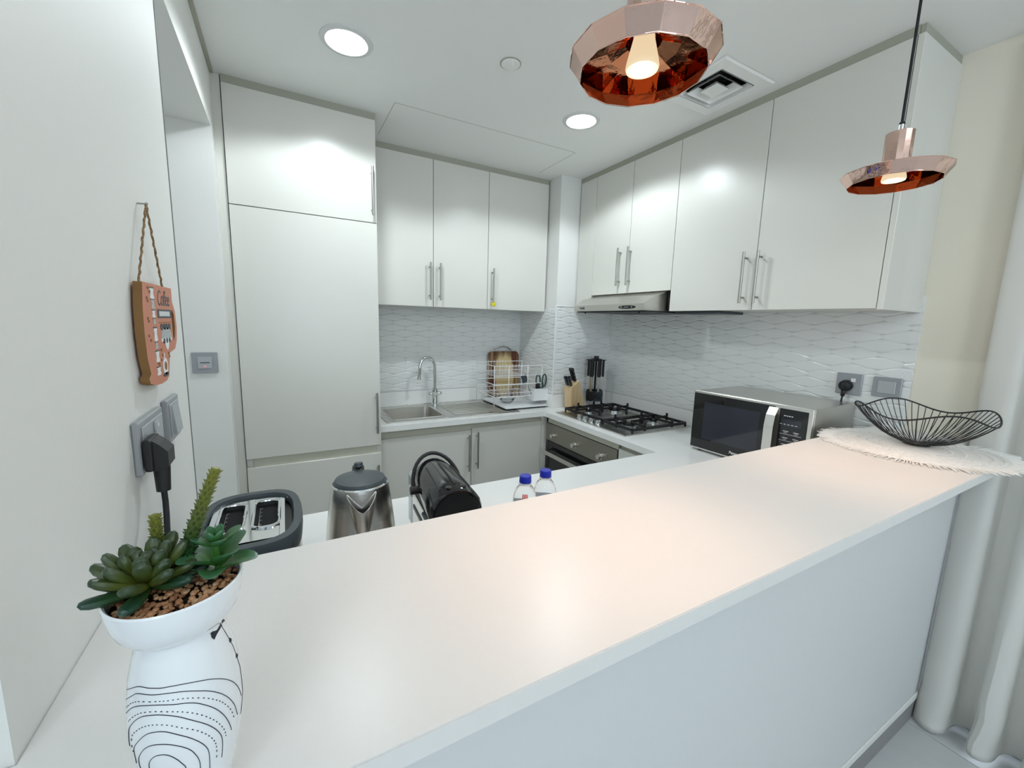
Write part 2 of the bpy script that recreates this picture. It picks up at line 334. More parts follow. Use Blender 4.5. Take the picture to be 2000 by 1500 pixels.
# cream face of the right wall is the wall itself; tiled splashback in elongated hexagons
def clip(poly, x0, x1, z0, z1):
    def cl(P, ins, inter):
        out = []
        for i in range(len(P)):
            a, b_ = P[i - 1], P[i]
            if ins(b_):
                if not ins(a): out.append(inter(a, b_))
                out.append(b_)
            elif ins(a): out.append(inter(a, b_))
        return out
    def ix(v): return lambda a, b_: (v, a[1] + (b_[1] - a[1]) * (v - a[0]) / (b_[0] - a[0]))
    def iz(v): return lambda a, b_: (a[0] + (b_[0] - a[0]) * (v - a[1]) / (b_[1] - a[1]), v)
    for ins, it in ((lambda p: p[0] >= x0, ix(x0)), (lambda p: p[0] <= x1, ix(x1)), (lambda p: p[1] >= z0, iz(z0)), (lambda p: p[1] <= z1, iz(z1))):
        if len(poly) < 3: return []
        poly = cl(poly, ins, it)
    q = []
    for p in poly:
        if not q or (abs(p[0] - q[-1][0]) + abs(p[1] - q[-1][1])) > 1e-6: q.append(p)
    if len(q) > 1 and abs(q[0][0] - q[-1][0]) + abs(q[0][1] - q[-1][1]) < 1e-6: q.pop()
    return q
PW, RP, WD, NK, FT = 0.170, 0.0365, 0.0540, 0.0190, 0.055   # period, row pitch, full and neck heights, flat length
def tile_mesh(poly, T):
    cx = sum(p[0] for p in poly) / len(poly); cz = sum(p[1] for p in poly) / len(poly); g = G(); n = len(poly)
    def ins(d, h):
        out = []
        for a, b_ in poly:
            kx = max(0.2, (abs(a - cx) - d * 0.01) / max(abs(a - cx), 1e-6)); kz = max(0.2, (abs(b_ - cz) - d) / max(abs(b_ - cz), 1e-6)); out.append((cx + (a - cx) * kx, cz + (b_ - cz) * kz, h))
        return out
    rings = [ins(0.0013, 0), ins(0.0014, 0.0036), ins(0.0044, 0.0062), ins(0.0095, 0.0071)]
    vs = [T(*p) for r in rings for p in r]
    fs = [(i * n + k, i * n + (k + 1) % n, (i + 1) * n + (k + 1) % n, (i + 1) * n + k) for i in range(3) for k in range(n)] + [tuple(range(3 * n, 4 * n))]
    g.add(vs, fs[:-1], True); g.add(vs[3 * n:], [tuple(range(n))]); return g
def tiles(parent, a0, a1, z0, z1, T, off=0.0):
    full = None
    hx = [(-PW / 2, -NK / 2), (-FT / 2, -WD / 2), (FT / 2, -WD / 2), (PW / 2, -NK / 2), (PW / 2, NK / 2), (FT / 2, WD / 2), (-FT / 2, WD / 2), (-PW / 2, NK / 2)]
    for r in range(-1, int((z1 - z0) / RP) + 2):
        for c in range(-1, int((a1 - a0) / PW) + 3):
            cx = a0 + off + c * PW + (PW / 2 if r % 2 else 0) - PW; cz = z1 - (r + 0.5) * RP
            P = [(cx + a, cz + b_) for a, b_ in hx]; q = clip(P, a0, a1, z0, z1)
            if len(q) < 3: continue
            if abs(sum(q[i - 1][0] * q[i][1] - q[i][0] * q[i - 1][1] for i in range(len(q)))) / 2 < 1.5e-4: continue
            if len(q) == 8 and all(abs(a[0] - b_[0]) + abs(a[1] - b_[1]) < 1e-6 for a, b_ in zip(sorted(q), sorted(P))):
                if full is None: full = mesh_of(tile_mesh(hx, T), 'wave_tile', 'tile')
                o = obj('tile', full, None, parent); o.location = Vector(T(cx, cz, 0)) - Vector(T(0, 0, 0))
            else: obj('tile', tile_mesh(q, T), 'tile', parent)
ZU = 0.955
tiles(wb, 0.43, XC0 - 0.004, ZU, 1.56, lambda a, z, h: (a, YB - h, z), 0.05)
tiles(wc, YC0 - 0.0, YB, ZU, 1.56, lambda a, z, h: (XC0 - h, a, z), 0.02)
tiles(wc, XC0, XR, ZU, 1.572, lambda a, z, h: (a, YC0 - h, z), 0.12)
tiles(wr, 0.640, YC0, ZU, 1.60, lambda a, z, h: (XR - h, a, z), 0.03)
struct('trim_2', G().box(XC0 - 0.011, XC0 - 0.001, YC0 - 0.011, YC0 - 0.001, ZU, 1.576, 0.002).box(XC0 - 0.009, XR, YC0 - 0.010, YC0, 1.571, 1.578, 0.001), 'white')
# access panel joint in the ceiling
g = G(); px0, px1, py0, py1 = 0.49, 1.51, 2.05, 2.43; jw = 0.0022
g.box(px0, px1, py0, py0 + jw, ZC - 0.0006, ZC + 0.001).box(px0, px0 + jw, py0, py1, ZC - 0.0006, ZC + 0.001).box(px1, px1 + jw, py0, py1, ZC - 0.0006, ZC + 0.001)
struct('trim_3', g, 'gap')
# moulding along the header, its dark colour standing in for a shadow gap
struct('trim_4', G().box(XL, XL + 0.012, YLE, 2.19, ZC - 0.014, ZC, 0.001), 'gap')

# ------------------------------------------------------------------ bar top
bt = thing('bar_top', 'long white quartz breakfast bar top crossing the whole foreground', 'bar counter', (0, 0, 1.050))
YB0, YB1 = 0.72, 0.319
bm_ = bmesh.new()
poly = [(XL, YP), (XL - 0.06, YP), (XL - 0.06, YB1), (2.03, YB1), (2.03, 0.462), (XR, 0.462), (XR, YB0), (XL, YB0)]
vv = [bm_.verts.new((a, b_, 0)) for a, b_ in poly]; f_ = bm_.faces.new(vv)
ex = bmesh.ops.extrude_face_region(bm_, geom=[f_])
bmesh.ops.translate(bm_, verts=[v for v in ex['geom'] if isinstance(v, bmesh.types.BMVert)], vec=(0, 0, 0.026))
bmesh.ops.bevel(bm_, geom=bm_.edges[:], offset=0.0015, segments=2, affect='EDGES')
bmesh.ops.recalc_face_normals(bm_, faces=bm_.faces)
me = bpy.data.meshes.new('slab'); bm_.to_mesh(me); bm_.free(); me.materials.append(M_['quartz']); obj('slab', me, None, bt)
ZB = 1.076
# ------------------------------------------------------------------ worktop
ZW = 0.86; TW = 0.032
wt = thing('worktop', 'U-shaped white quartz worktop below the bar, under sink, hob and microwave', 'worktop', (0, 0, ZW - TW))
g = G(); z0, z1 = 0.0, TW
sx0, sx1, sy0, sy1 = 0.535, 0.872, 2.405, 2.745
for a in [(0.437, sx0, 2.29, YB), (sx1, XC0 - 0.007, 2.29, YB), (sx0, sx1, 2.29, sy0), (sx0, sx1, sy1, YB), (XC0 - 0.007, XR, 2.29, YC0 - 0.007), (1.53, XR, 1.32, 2.29), (XL, XR, 0.60, 1.32)]:
    g.box(*a, z0, z1)
obj('slab', g, 'work', wt)
struct('trim_5', G().box(0.44, XC0 - 0.014, YB - 0.014, YB - 0.0001, ZW + 0.0002, ZU, 0.001), 'work')
struct('trim_6', G().box(XC0 - 0.014, XC0 - 0.0002, YC0, YB - 0.0001, ZW + 0.0002, ZU, 0.001).box(XC0 - 0.014, XR - 0.014, YC0 - 0.014, YC0 - 0.0002, ZW + 0.0002, ZU, 0.001), 'work')
struct('trim_7', G().box(XR - 0.014, XR - 0.0001, 0.62, YC0 - 0.0002, ZW + 0.0002, ZU, 0.001), 'work')
struct('trim_8', G().box(XL, XL + 0.014, 0.61, 1.32, ZW + 0.0002, ZU, 0.001), 'work')
struct('edge_gap_shade', G().box(XL - 0.0015, XL + 0.0008, YLE - 0.004, YLE + 0.003, ZW + 0.1, ZH), 'fgrout')  # dark strip standing in for the shadow gap at the wall edge

# ------------------------------------------------------------------ cabinets
def bar_handle(parent, p, length, axis, nrm, r=0.0060, off=0.030, name='handle'):
    """p: centre point on the door face; axis 'z' or 'y'/'x'; nrm: outward direction"""
    P = Vector(p); N = Vector(nrm); A = Vector({'x': (1, 0, 0), 'y': (0, 1, 0), 'z': (0, 0, 1)}[axis]); g = G()
    g.cyl(P + N * off - A * length / 2, P + N * off + A * length / 2, r, 14)
    for s_ in (-1, 1): g.cyl(P + A * s_ * (length / 2 - 0.026), P + A * s_ * (length / 2 - 0.026) + N * off, r * 0.75, 10)
    return obj(name, g, 'handle', parent)
B = 0.0012
# tall fridge cabinet
X0, X1, YT = -0.178, 0.433, 2.20
t = thing('tall_cabinet', 'tall cream built-in fridge cabinet reaching the ceiling beside the sink', 'cabinet', (0, 0, 0))
obj('carcass', G().box(X0, X1, YT + 0.02, YB, 0.08, 2.393).box(X0, X1, YT + 0.05, YB, 0, 0.08), 'cab', t)
obj('filler', G().box(XL, X0 - 0.004, YT + 0.012, YT + 0.03, 0, ZC), 'cab', t)
obj('top_filler', G().box(X0, X1, YT + 0.004, YT + 0.018, 2.3935, ZC), 'gap', t)
d = obj('door', G().box(X0, X1 - 0.002, YT, YT + 0.019, 1.9205, 2.392, B), 'cab', t); bar_handle(d, (0.409, YT, 2.062), 0.222, 'z', (0, -1, 0))
d = obj('door', G().box(X0, X1 - 0.002, YT, YT + 0.019, 0.787, 1.9170, B), 'cab', t); bar_handle(d, (0.409, YT, 0.965), 0.215, 'z', (0, -1, 0))
obj('grip_channel', G().box(X0 + 0.03, X1 - 0.02, YT + 0.012, YT + 0.0195, 0.742, 0.787), 'cabin', t)
d = obj('drawer', G().box(X0, X1 - 0.002, YT, YT + 0.019, 0.085, 0.742, B), 'cab', t); bar_handle(d, (0.409, YT, 0.60), 0.17, 'z', (0, -1, 0))
# back wall units
YU = 2.511; ZUB, ZUT = 1.536, 2.393
def back_unit(x0, x1, splits, handles, label):
    t = thing('wall_cabinet', label, 'cabinet', (0, 0, 0))
    obj('carcass', G().box(x0 + 0.001, x1 - 0.001, YU + 0.02, YB - 0.0085, ZUB + 0.001, ZUT), 'cab', t)
    obj('top_filler', G().box(x0, x1, YU + 0.004, YU + 0.018, ZUT + 0.0005, ZC), 'gap', t)
    e = [x0] + splits + [x1]
    for i in range(len(e) - 1):
        d = obj('door', G().box(e[i] + 0.0015, e[i + 1] - 0.0015, YU, YU + 0.019, ZUB, ZUT - 0.001, B), 'cab', t)
        bar_handle(d, (handles[i], YU, 1.688), 0.222, 'z', (0, -1, 0))
    return t
back_unit(0.455, 1.190, [0.822], [0.797, 0.860], 'cream two-door wall cabinet above the sink, next to the tall cabinet')
back_unit(1.190, 1.645, [], [1.221], 'cream single-door wall cabinet with a yellow tag hung on its handle')
tg = G()
for k in range(5):
    an = k * 2 * PI / 5; tg.ball((1.221 + 0.009 * math.cos(an), YU - 0.033, 1.568 + 0.006 * math.sin(an)), 0.009, 8, 6, (1.1, 0.55, 0.9))
tg.tube([(1.216, YU - 0.036, 1.575), (1.221, YU - 0.041, 1.590), (1.228, YU - 0.030, 1.575)], 0.0015, 6)
tag(obj('handle_tag', tg, 'yellow'), 'small yellow knotted tag tied at the foot of a wall cabinet handle', 'tag')
# right wall units
XU = 1.814
def side_door(t, y0, y1, z0, z1, hy=None, hz=None, hl=0.222):
    d = obj('door', G().box(XU, XU + 0.019, y0 + 0.0015, y1 - 0.0015, z0, z1, B), 'cab', t)
    if hy: bar_handle(d, (XU, hy, hz), hl, 'z', (-1, 0, 0))
def side_unit(name, label, y0, y1, zb, doors, endpanel=None):
    t = thing(name, label, 'cabinet', (0, 0, 0))
    obj('carcass', G().box(XU + 0.02, XR - 0.0085, y0 + 0.001, y1 - 0.001, zb + 0.001, ZUT), 'cab', t)
    obj('top_filler', G().box(XU + 0.004, XU + 0.018, y0, y1, ZUT + 0.0005, ZC), 'gap', t)
    for d in doors: side_door(t, *d)
    return t
side_unit('wall_cabinet', 'narrow cream corner wall cabinet without a handle beside the boxed column', 2.210, 2.3735, ZUB, [(2.210, 2.3735, ZUB, ZUT - 0.001)])
side_unit('wall_cabinet', 'short cream two-door wall cabinet directly over the extractor hood', 1.560, 2.210, 1.646, [(1.886, 2.210, 1.646, ZUT - 0.001, 1.950, 1.802), (1.560, 1.886, 1.646, ZUT - 0.001, 1.866, 1.800)])
t = side_unit('wall_cabinet', 'wide cream two-door wall cabinet at the right end, behind the right-hand pendant', 0.668, 1.560, ZUB, [(1.113, 1.560, ZUB, ZUT - 0.001, 1.153, 1.676), (0.668, 1.113, ZUB, ZUT - 0.001, 1.090, 1.675)])
obj('end_panel', G().box(XU - 0.001, XR, 0.649, 0.667, ZUB - 0.004, ZUT, B), 'cab', t)
obj('top_filler', G().box(XU + 0.010, XR, 0.653, 0.667, ZUT + 0.0005, ZC), 'gap', t)
# base units
YF = 2.315
t = thing('base_cabinet', 'cream two-door base cabinet under the sink', 'cabinet', (0, 0, 0))
obj('carcass', G().box(0.437, 1.57, YF + 0.02, 2.80, 0.10, 0.655).box(0.437, 1.57, YF + 0.02, YF + 0.035, 0.655, ZW - TW - 0.0005), 'cabin', t)
obj('plinth', G().box(0.437, 1.57, YF + 0.06, YF + 0.075, 0.0, 0.10), 'cabin', t)
obj('filler', G().box(1.527, 1.572, YF, YF + 0.019, 0.10, ZW - TW - 0.002, B), 'cab', t)
d = obj('door', G().box(0.44, 1.003, YF, YF + 0.019, 0.105, 0.778, B), 'cab', t); bar_handle(d, (0.980, YF, 0.640), 0.235, 'z', (0, -1, 0))
d = obj('door', G().box(1.008, 1.525, YF, YF + 0.019, 0.105, 0.790, B), 'cab', t); bar_handle(d, (1.038, YF, 0.650), 0.235, 'z', (0, -1, 0))
XF = 1.56
t = thing('base_cabinet', 'narrow cream base cabinet between the oven and the bar counter', 'cabinet', (0, 0, 0))
obj('carcass', G().box(XF + 0.02, XR - 0.01, 1.325, 1.603, 0.0, ZW - TW - 0.0005), 'cabin', t)
obj('door', G().box(XF, XF + 0.019, 1.325, 1.600, 0.105, 0.795, B), 'cab', t)
t = thing('base_cabinet', 'cream cupboard run under the kitchen side of the bar', 'cabinet', (0, 0, 0))
obj('carcass', G().box(XL + 0.002, 1.56, 0.605, 1.275, 0.0, ZW - TW - 0.0005), 'cabin', t)
for i in range(3): obj('door', G().box(XL + 0.004 + i * 0.58, XL + 0.004 + i * 0.58 + 0.576, 1.276, 1.295, 0.105, 0.79, B), 'cab', t)

# ------------------------------------------------------------------ oven
t = thing('built_in_oven', 'built-in steel oven with three knobs and black glass door under the hob', 'oven', (0, 0, 0))
OY0, OY1 = 1.606, 2.298
obj('body', G().box(XF + 0.02, 2.08, OY0 + 0.02, OY1 - 0.02, 0.10, 0.775), 'blackm', t)
obj('control_panel', G().box(XF - 0.004, XF + 0.02, OY0, OY1, 0.664, 0.782, 0.002), 'oven', t)
obj('top_rail', G().box(XF + 0.004, XF + 0.02, OY0, OY1 - 0.01, 0.785, 0.8275), 'cabin', t)
obj('side_rim', G().box(XF - 0.002, XF + 0.022, OY0 - 0.003, OY0 - 0.0005, 0.10, 0.782), 'blackm', t)
for ky in (2.203, 1.974, 1.735):
    k = obj('knob', G().cyl((XF - 0.004, ky, 0.709), (XF - 0.010, ky, 0.709), 0.019, 24).cyl((XF - 0.010, ky, 0.709), (XF - 0.030, ky, 0.709), 0.0155, 24, 0.0145), 'steel', t)
for ky, kz in ((2.16, 0.735), (1.70, 0.742), (1.683, 0.730)): obj('print_mark', G().cyl((XF - 0.004, ky, kz), (XF - 0.0046, ky, kz), 0.003, 10), 'blackm', t)
d = obj('door', G().box(XF, XF + 0.02, OY0, OY1, 0.105, 0.660, 0.002), 'blackg', t)
obj('handle', G().box(XF - 0.052, XF - 0.042, OY0 + 0.02, OY1 - 0.006, 0.578, 0.606, 0.002).box(XF - 0.042, XF, OY1 - 0.030, OY1 - 0.020, 0.588, 0.598).box(XF - 0.042, XF, OY0 + 0.04, OY0 + 0.05, 0.588, 0.598), 'steel', d)

# ------------------------------------------------------------------ hob
HX0, HX1, HY0, HY1 = 1.583, 2.092, 1.588, 2.232
t = thing('gas_hob', 'steel four-burner gas hob with black pan supports on the right worktop', 'hob', (0, 0, ZW))
obj('plate', G().box(HX0, HX1, HY0, HY1, 0.0003, 0.006, 0.002), 'steelx', t)
for (bx, by, br) in ((1.745, 1.725, 0.045), (1.965, 1.74, 0.033), (1.965, 2.08, 0.047), (1.76, 2.11, 0.026)):
    b_ = obj('burner', G().lathe([(0.0, 0.006), (br + 0.012, 0.006), (br + 0.012, 0.009), (br, 0.012), (br, 0.020), (br - 0.004, 0.022), (0.0, 0.022)], 28, (bx, by)), 'chrome', t)
    obj('burner_cap', G().lathe([(0, 0.0225), (br - 0.006, 0.0225), (br - 0.005, 0.028), (br - 0.010, 0.031), (0, 0.032)], 28, (bx, by)), 'blackm', b_)
for i, ky in enumerate((2.020, 1.965, 1.905, 1.845)):
    obj('knob', G().lathe([(0.0, 0.006), (0.020, 0.006), (0.020, 0.009), (0.0165, 0.011), (0.0155, 0.026), (0.013, 0.029), (0, 0.029)], 20, (1.620 + 0.0 * i, ky)), 'chrome', t)
def grate(y0, y1, x0, x1, cs):
    g = G(); h0, h1 = 0.026, 0.038; s_ = 0.0075
    for yy in (y0, y1): g.box(x0, x1, yy - s_, yy + s_, h0 - 0.006, h1 - 0.004, 0.001)
    for xx in (x0, x1): g.box(xx - s_, xx + s_, y0, y1, h0 - 0.006, h1 - 0.004, 0.001)
    for xx in (x0, x1):
        for yy in (y0, y1): g.cyl((xx, yy, 0.006), (xx, yy, h0), 0.006, 8)
    for (cx, cy2, br) in cs:
        for dx, dy in ((1, 0), (-1, 0), (0, 1), (0, -1)):
            ex = (x1 if dx > 0 else x0) if dx else cx; ey = (y1 if dy > 0 else y0) if dy else cy2
            if dx and abs(ex - cx) > 0.14: ex = cx + dx * 0.11
            if dy and abs(ey - cy2) > 0.16: ey = cy2 + dy * 0.11
            ix_, iy_ = cx + dx * br * 0.45, cy2 + dy * br * 0.45
            g.box(min(ix_, ex) - (0.005 if dy else 0), max(ix_, ex) + (0.005 if dy else 0), min(iy_, ey) - (0.005 if dx else 0), max(iy_, ey) + (0.005 if dx else 0), h1 - 0.006, h1 + 0.006, 0.001)
            g.box(min(ix_, ex) - (0.0035 if dy else 0) if not dx else ex - 0.004 * 1 - (0.0035 if dy else 0), (ex + 0.006), ey - 0.006, ey + 0.006, 0.012, h1 + 0.020, 0.001)
        g.box(cx - 0.085, cx + 0.085, cy2 - 0.0035 + 0.09, cy2 + 0.0035 + 0.09, h0, h1, 0.001)
    return g
obj('pan_support', grate(1.600, 1.838, 1.650, 2.082, [(1.745, 1.725, 0.045), (1.965, 1.74, 0.033)]), 'iron', t)
obj('pan_support', grate(1.850, 2.220, 1.655, 2.082, [(1.965, 2.08, 0.047), (1.76, 2.11, 0.026)]), 'iron', t)

# ------------------------------------------------------------------ hood
t = thing('extractor_hood', 'slim steel extractor hood under the short wall cabinet above the hob', 'hood', (0, 0, 0))
HYA, HYB = 1.598, 2.196
pr = [(1.668, 1.536), (1.668, 1.572), (1.735, 1.612), (1.812, 1.632), (1.83, 1.644), (XR - 0.009, 1.644), (XR - 0.009, 1.536)]
g = G(); n = len(pr)
vs = [(a, HYA, b_) for a, b_ in pr] + [(a, HYB, b_) for a, b_ in pr]
g.add(vs, [tuple(range(n)), tuple(reversed(range(n, 2 * n)))] + [(i, (i + 1) % n, n + (i + 1) % n, n + i) for i in range(n)])
obj('body', g, 'steelx', t)
obj('visor', G().box(1.69, XR - 0.01, HYA + 0.004, HYB - 0.004, 1.530, 1.5355), 'blackm', t)
obj('side_gap', G().box(1.84, XR - 0.01, HYA - 0.018, HYA - 0.002, 1.538, 1.644), 'dark', t)
bo = []
for k in range(24):
    an = 2 * PI * k / 24; bo.append((1.722 + 0.066 * (abs(math.cos(an)) ** 0.8) * (1 if math.cos(an) > 0 else -1), 1.5545 + 0.0095 * math.sin(an)))
cpn = obj('control_strip', G().prism([(a, b_) for a, b_ in bo], 1.6665, 1.6685, 'x'), 'black', t)
for ky in (1.765, 1.735, 1.718, 1.685): obj('button', G().cyl((1.6663, ky, 1.5545), (1.6655, ky, 1.5545), 0.0024, 10), 'white', cpn)
text_mesh('logo', 'Candy', 0.020, 'ink', t, rot_rows(Vector((0, -1, 0)), Vector((0, 0, 1)), Vector((-1, 0, 0)), (1.6674, 2.115, 1.556)), bold=0.0004)
for ky in (2.12, 1.66): obj('foot', G().cyl((1.70, ky, 1.522), (1.70, ky, 1.531), 0.005, 10), 'blackm', t)
tag(obj('under_cabinet_strip', G().box(1.86, 2.06, 1.30, 1.555, 1.523, 1.5355, 0.002), 'dgrey'), 'dark grey strip fixed beneath the wide wall cabinet, right of the hood', 'strip')

# ------------------------------------------------------------------ sink and tap
t = thing('sink', 'inset stainless steel sink with a ribbed drainer in the back worktop', 'sink', (0, 0, ZW))
SX0, SX1, SY0, SY1 = 0.495, 1.375, 2.345, 2.835
g = G(); H_ = 0.0025
bx0, bx1, by0, by1 = 0.545, 0.862, 2.412, 2.738
for a in [(SX0, bx0, SY0, SY1), (bx1, SX1, SY0, SY1), (bx0, bx1, SY0, by0), (bx0, bx1, by1, SY1)]: g.box(*a, 0.0003, H_)
obj('rim', g, 'steelx', t)
def rrect(x0, x1, y0, y1, r, z, n=5):
    out = []
    for cx, cy2, a0 in ((x1 - r, y1 - r, 0), (x0 + r, y1 - r, 90), (x0 + r, y0 + r, 180), (x1 - r, y0 + r, 270)):
        for k in range(n + 1):
            a = math.radians(a0 + 90 * k / n); out.append((cx + r * math.cos(a), cy2 + r * math.sin(a), z))
    return out
rings = [rrect(bx0 - 0.004, bx1 + 0.004, by0 - 0.004, by1 + 0.004, 0.03, 0.0045), rrect(bx0, bx1, by0, by1, 0.03, 0.002), rrect(bx0 + 0.008, bx1 - 0.008, by0 + 0.008, by1 - 0.008, 0.045, -0.13), rrect(bx0 + 0.04, bx1 - 0.04, by0 + 0.04, by1 - 0.04, 0.04, -0.155)]
g = G(); n = len(rings[0]); vs = [p for r in rings for p in r]
g.add(vs, [(i * n + k, i * n + (k + 1) % n, (i + 1) * n + (k + 1) % n, (i + 1) * n + k) for i in range(3) for k in range(n)], True); g.add(rings[3], [tuple(range(n))])
# corner infill between square hole and rounded lip
obj('bowl', g, 'steel', t)
obj('lip', G().tube([(a, b_, 0.0035) for a, b_, c in rrect(SX0 + 0.003, SX1 - 0.003, SY0 + 0.003, SY1 - 0.003, 0.02, 0)], 0.0028, 6, closed=True).tube([(a, b_, 0.0035) for a, b_, c in rrect(bx0 - 0.006, bx1 + 0.006, by0 - 0.006, by1 + 0.006, 0.034, 0)], 0.0028, 6, closed=True), 'chrome', t)
for k in range(8):
    y = 2.43 + k * 0.042; obj('drainer_rib', G().box(0.93, 1.30 - abs(k - 3.5) * 0.012, y - 0.007, y + 0.007, H_, H_ + 0.0035, 0.0016), 'steelx', t)
obj('overflow', G().lathe([(0.018, H_), (0.020, H_ + 0.003), (0.012, H_ + 0.004), (0.0, H_ + 0.001)], 20, (1.17, 2.385)), 'chrome', t)
obj('drain', G().lathe([(0.0, -0.150), (0.03, -0.1505), (0.035, -0.154)], 20, (0.70, 2.57)), 'chrome', t)
t = thing('kitchen_tap', 'chrome swan-neck kitchen tap with cross lever behind the sink bowl', 'tap', (0.918, 2.775, ZW + H_))
pts = [(0, 0, 0.10), (0, 0, 0.22)]
for k in range(1, 15):
    a = PI * k / 14 * 1.02; pts.append((-0.058 + 0.058 * math.cos(a), -0.0 - 0.25 * (0.058 - 0.058 * math.cos(a)), 0.262 + 0.075 * math.sin(a)))
pts[1] = (0, 0, 0.25)
pts.append((-0.121, -0.03, 0.20))
obj('spout', G().tube(pts, 0.0105, 14), 'chrome', t)
obj('aerator', G().cyl((-0.121, -0.03, 0.205), (-0.1225, -0.0305, 0.185), 0.0125, 16), 'steel', t)
obj('body', G().lathe([(0.027, 0), (0.027, 0.006), (0.019, 0.012), (0.018, 0.085), (0.021, 0.09), (0.021, 0.112), (0.012, 0.122)], 24, capt=True), 'chrome', t)
obj('lever', G().ball((-0.030, -0.01, 0.083), 0.018, 14, 10, (1.15, 0.8, 0.7)).ball((0.030, -0.01, 0.083), 0.018, 14, 10, (1.15, 0.8, 0.7)).cyl((-0.03, -0.01, 0.083), (0.03, -0.01, 0.083), 0.012, 14), 'chrome', t)

# ------------------------------------------------------------------ dish rack area
t = thing('dish_rack', 'two-tier white wire dish rack with drip tray beside the drainer', 'dish rack', (1.40, 2.60, ZW + 0.007))
TX0, TX1, TY0, TY1 = -0.105, 0.235, -0.195, 0.192
obj('drip_tray', G().box(TX0, TX1, TY0, TY1, 0.004, 0.009, 0.002).tube([(a, b_, 0.012) for a, b_, c in rrect(TX0 + 0.004, TX1 - 0.004, TY0 + 0.004, TY1 - 0.004, 0.02, 0)], 0.004, 6, closed=True), 'white', t)
for k in range(9): obj('tray_rib', G().box(TX0 + 0.012, TX1 - 0.012, TY0 + 0.03 + k * 0.043, TY0 + 0.034 + k * 0.043, 0.009, 0.0115), 'white', t)
obj('tray_base', G().box(TX0 + 0.005, TX1 - 0.005, TY0 + 0.006, TY1, 0.0, 0.0038), 'dgrey', t)
RX0, RX1, RY0, RY1 = -0.165, 0.215, -0.150, 0.180
def wireloop(z, r=0.0026, inset=0): return G().tube([(a, b_, z) for a, b_, c in rrect(RX0 + inset, RX1 - inset, RY0 + inset, RY1 - inset, 0.03, 0, 3)], r, 6, closed=True)
for z, r in ((0.075, 0.0032), (0.105, 0.0022), (0.165, 0.0036), (0.225, 0.0022), (0.292, 0.0026)):
    obj('rail', wireloop(z, r, 0.012 if z < 0.1 else 0), 'wire', t)
g = G()
for k in range(12):
    x = RX0 + 0.02 + k * (RX1 - RX0 - 0.04) / 11
    g.tube([(x, RY0, 0.105), (x, RY0 + 0.015, 0.075), (x, RY1 - 0.015, 0.075), (x, RY1, 0.105)], 0.0015, 5)
obj('basket_wires', g, 'wire', t)
g = G()
for k in range(10):
    x = RX0 + 0.03 + k * 0.024; g.tube([(x - 0.006, RY0 + 0.002, 0.225), (x - 0.006, RY0 - 0.002, 0.290), (x - 0.004, RY0 - 0.003, 0.302), (x + 0.004, RY0 - 0.003, 0.302), (x + 0.006, RY0 - 0.002, 0.290), (x + 0.006, RY0 + 0.002, 0.225)], 0.0013, 5)
    g.tube([(x, RY1, 0.165), (x, RY1, 0.305)], 0.0013, 5)
    g.tube([(x, RY0, 0.225), (x, RY1, 0.225)], 0.0013, 5)
obj('plate_prongs', g, 'wire', t)
for x, y in ((RX0, RY0 + 0.02), (RX0, RY1 - 0.02), (RX1, RY0 + 0.02), (RX1, RY1 - 0.02), (RX0 + 0.10, RY0), (RX0 + 0.25, RY0)):
    obj('post', G().tube([(x, y, 0.012), (x, y, 0.292)] if x in (RX0, RX1) else [(x, y, 0.06), (x, y, 0.292)], 0.0028, 6), 'wire', t)
g = G(); cx0, cx1, cy0_, cy1_ = 0.125, 0.245, -0.175, -0.105
gh = G().box(cx0, cx1, cy0_, cy0_ + 0.003, 0.045, 0.125).box(cx0, cx1, cy1_ - 0.003, cy1_, 0.045, 0.125).box(cx0, cx0 + 0.003, cy0_ + 0.003, cy1_ - 0.003, 0.045, 0.125).box(cx1 - 0.003, cx1, cy0_ + 0.003, cy1_ - 0.003, 0.045, 0.125).box(cx0, cx1, cy0_, cy1_, 0.042, 0.045)
gh.tube([(a, b_, 0.126) for a, b_, c in rrect(cx0, cx1, cy0_, cy1_, 0.008, 0, 2)], 0.003, 6, closed=True)
obj('cutlery_cup', gh, 'white', t)
# glass bowl in rack
g = G().lathe([(0.0, 0.0), (0.025, 0.0), (0.045, 0.015), (0.058, 0.04), (0.060, 0.042), (0.056, 0.040), (0.043, 0.018), (0.024, 0.004), (0.0, 0.003)], 28)
o = obj('glass_bowl', g, 'pet', None, (1.39, 2.57, ZW + 0.0190)); tag(o, 'small clear glass bowl on the tray under the dish rack', 'bowl')
# cutting board leaning on the back wall
t = thing('cutting_board', 'dark and light acacia cutting board with metal handle standing behind the dish rack', 'cutting board', (1.49, 2.822, 1.054))
t.rotation_euler = (math.radians(-4), 0, 0)
bw, bh = 0.132, 0.178
g = G(); n = 8
pl = [(a, b_) for a, b_, c in rrect(-bw, bw, -bh, bh, 0.034, 0, 6)]
g.prism(pl, -0.008, 0.008, 'y'); obj('board', g, 'board', t)
obj('handle', G().tube([(-0.066, 0, bh - 0.004), (-0.064, 0, bh + 0.014), (-0.035, 0, bh + 0.031), (0, 0, bh + 0.036), (0.035, 0, bh + 0.031), (0.064, 0, bh + 0.014), (0.066, 0, bh - 0.004)], 0.005, 8), 'handle', t)
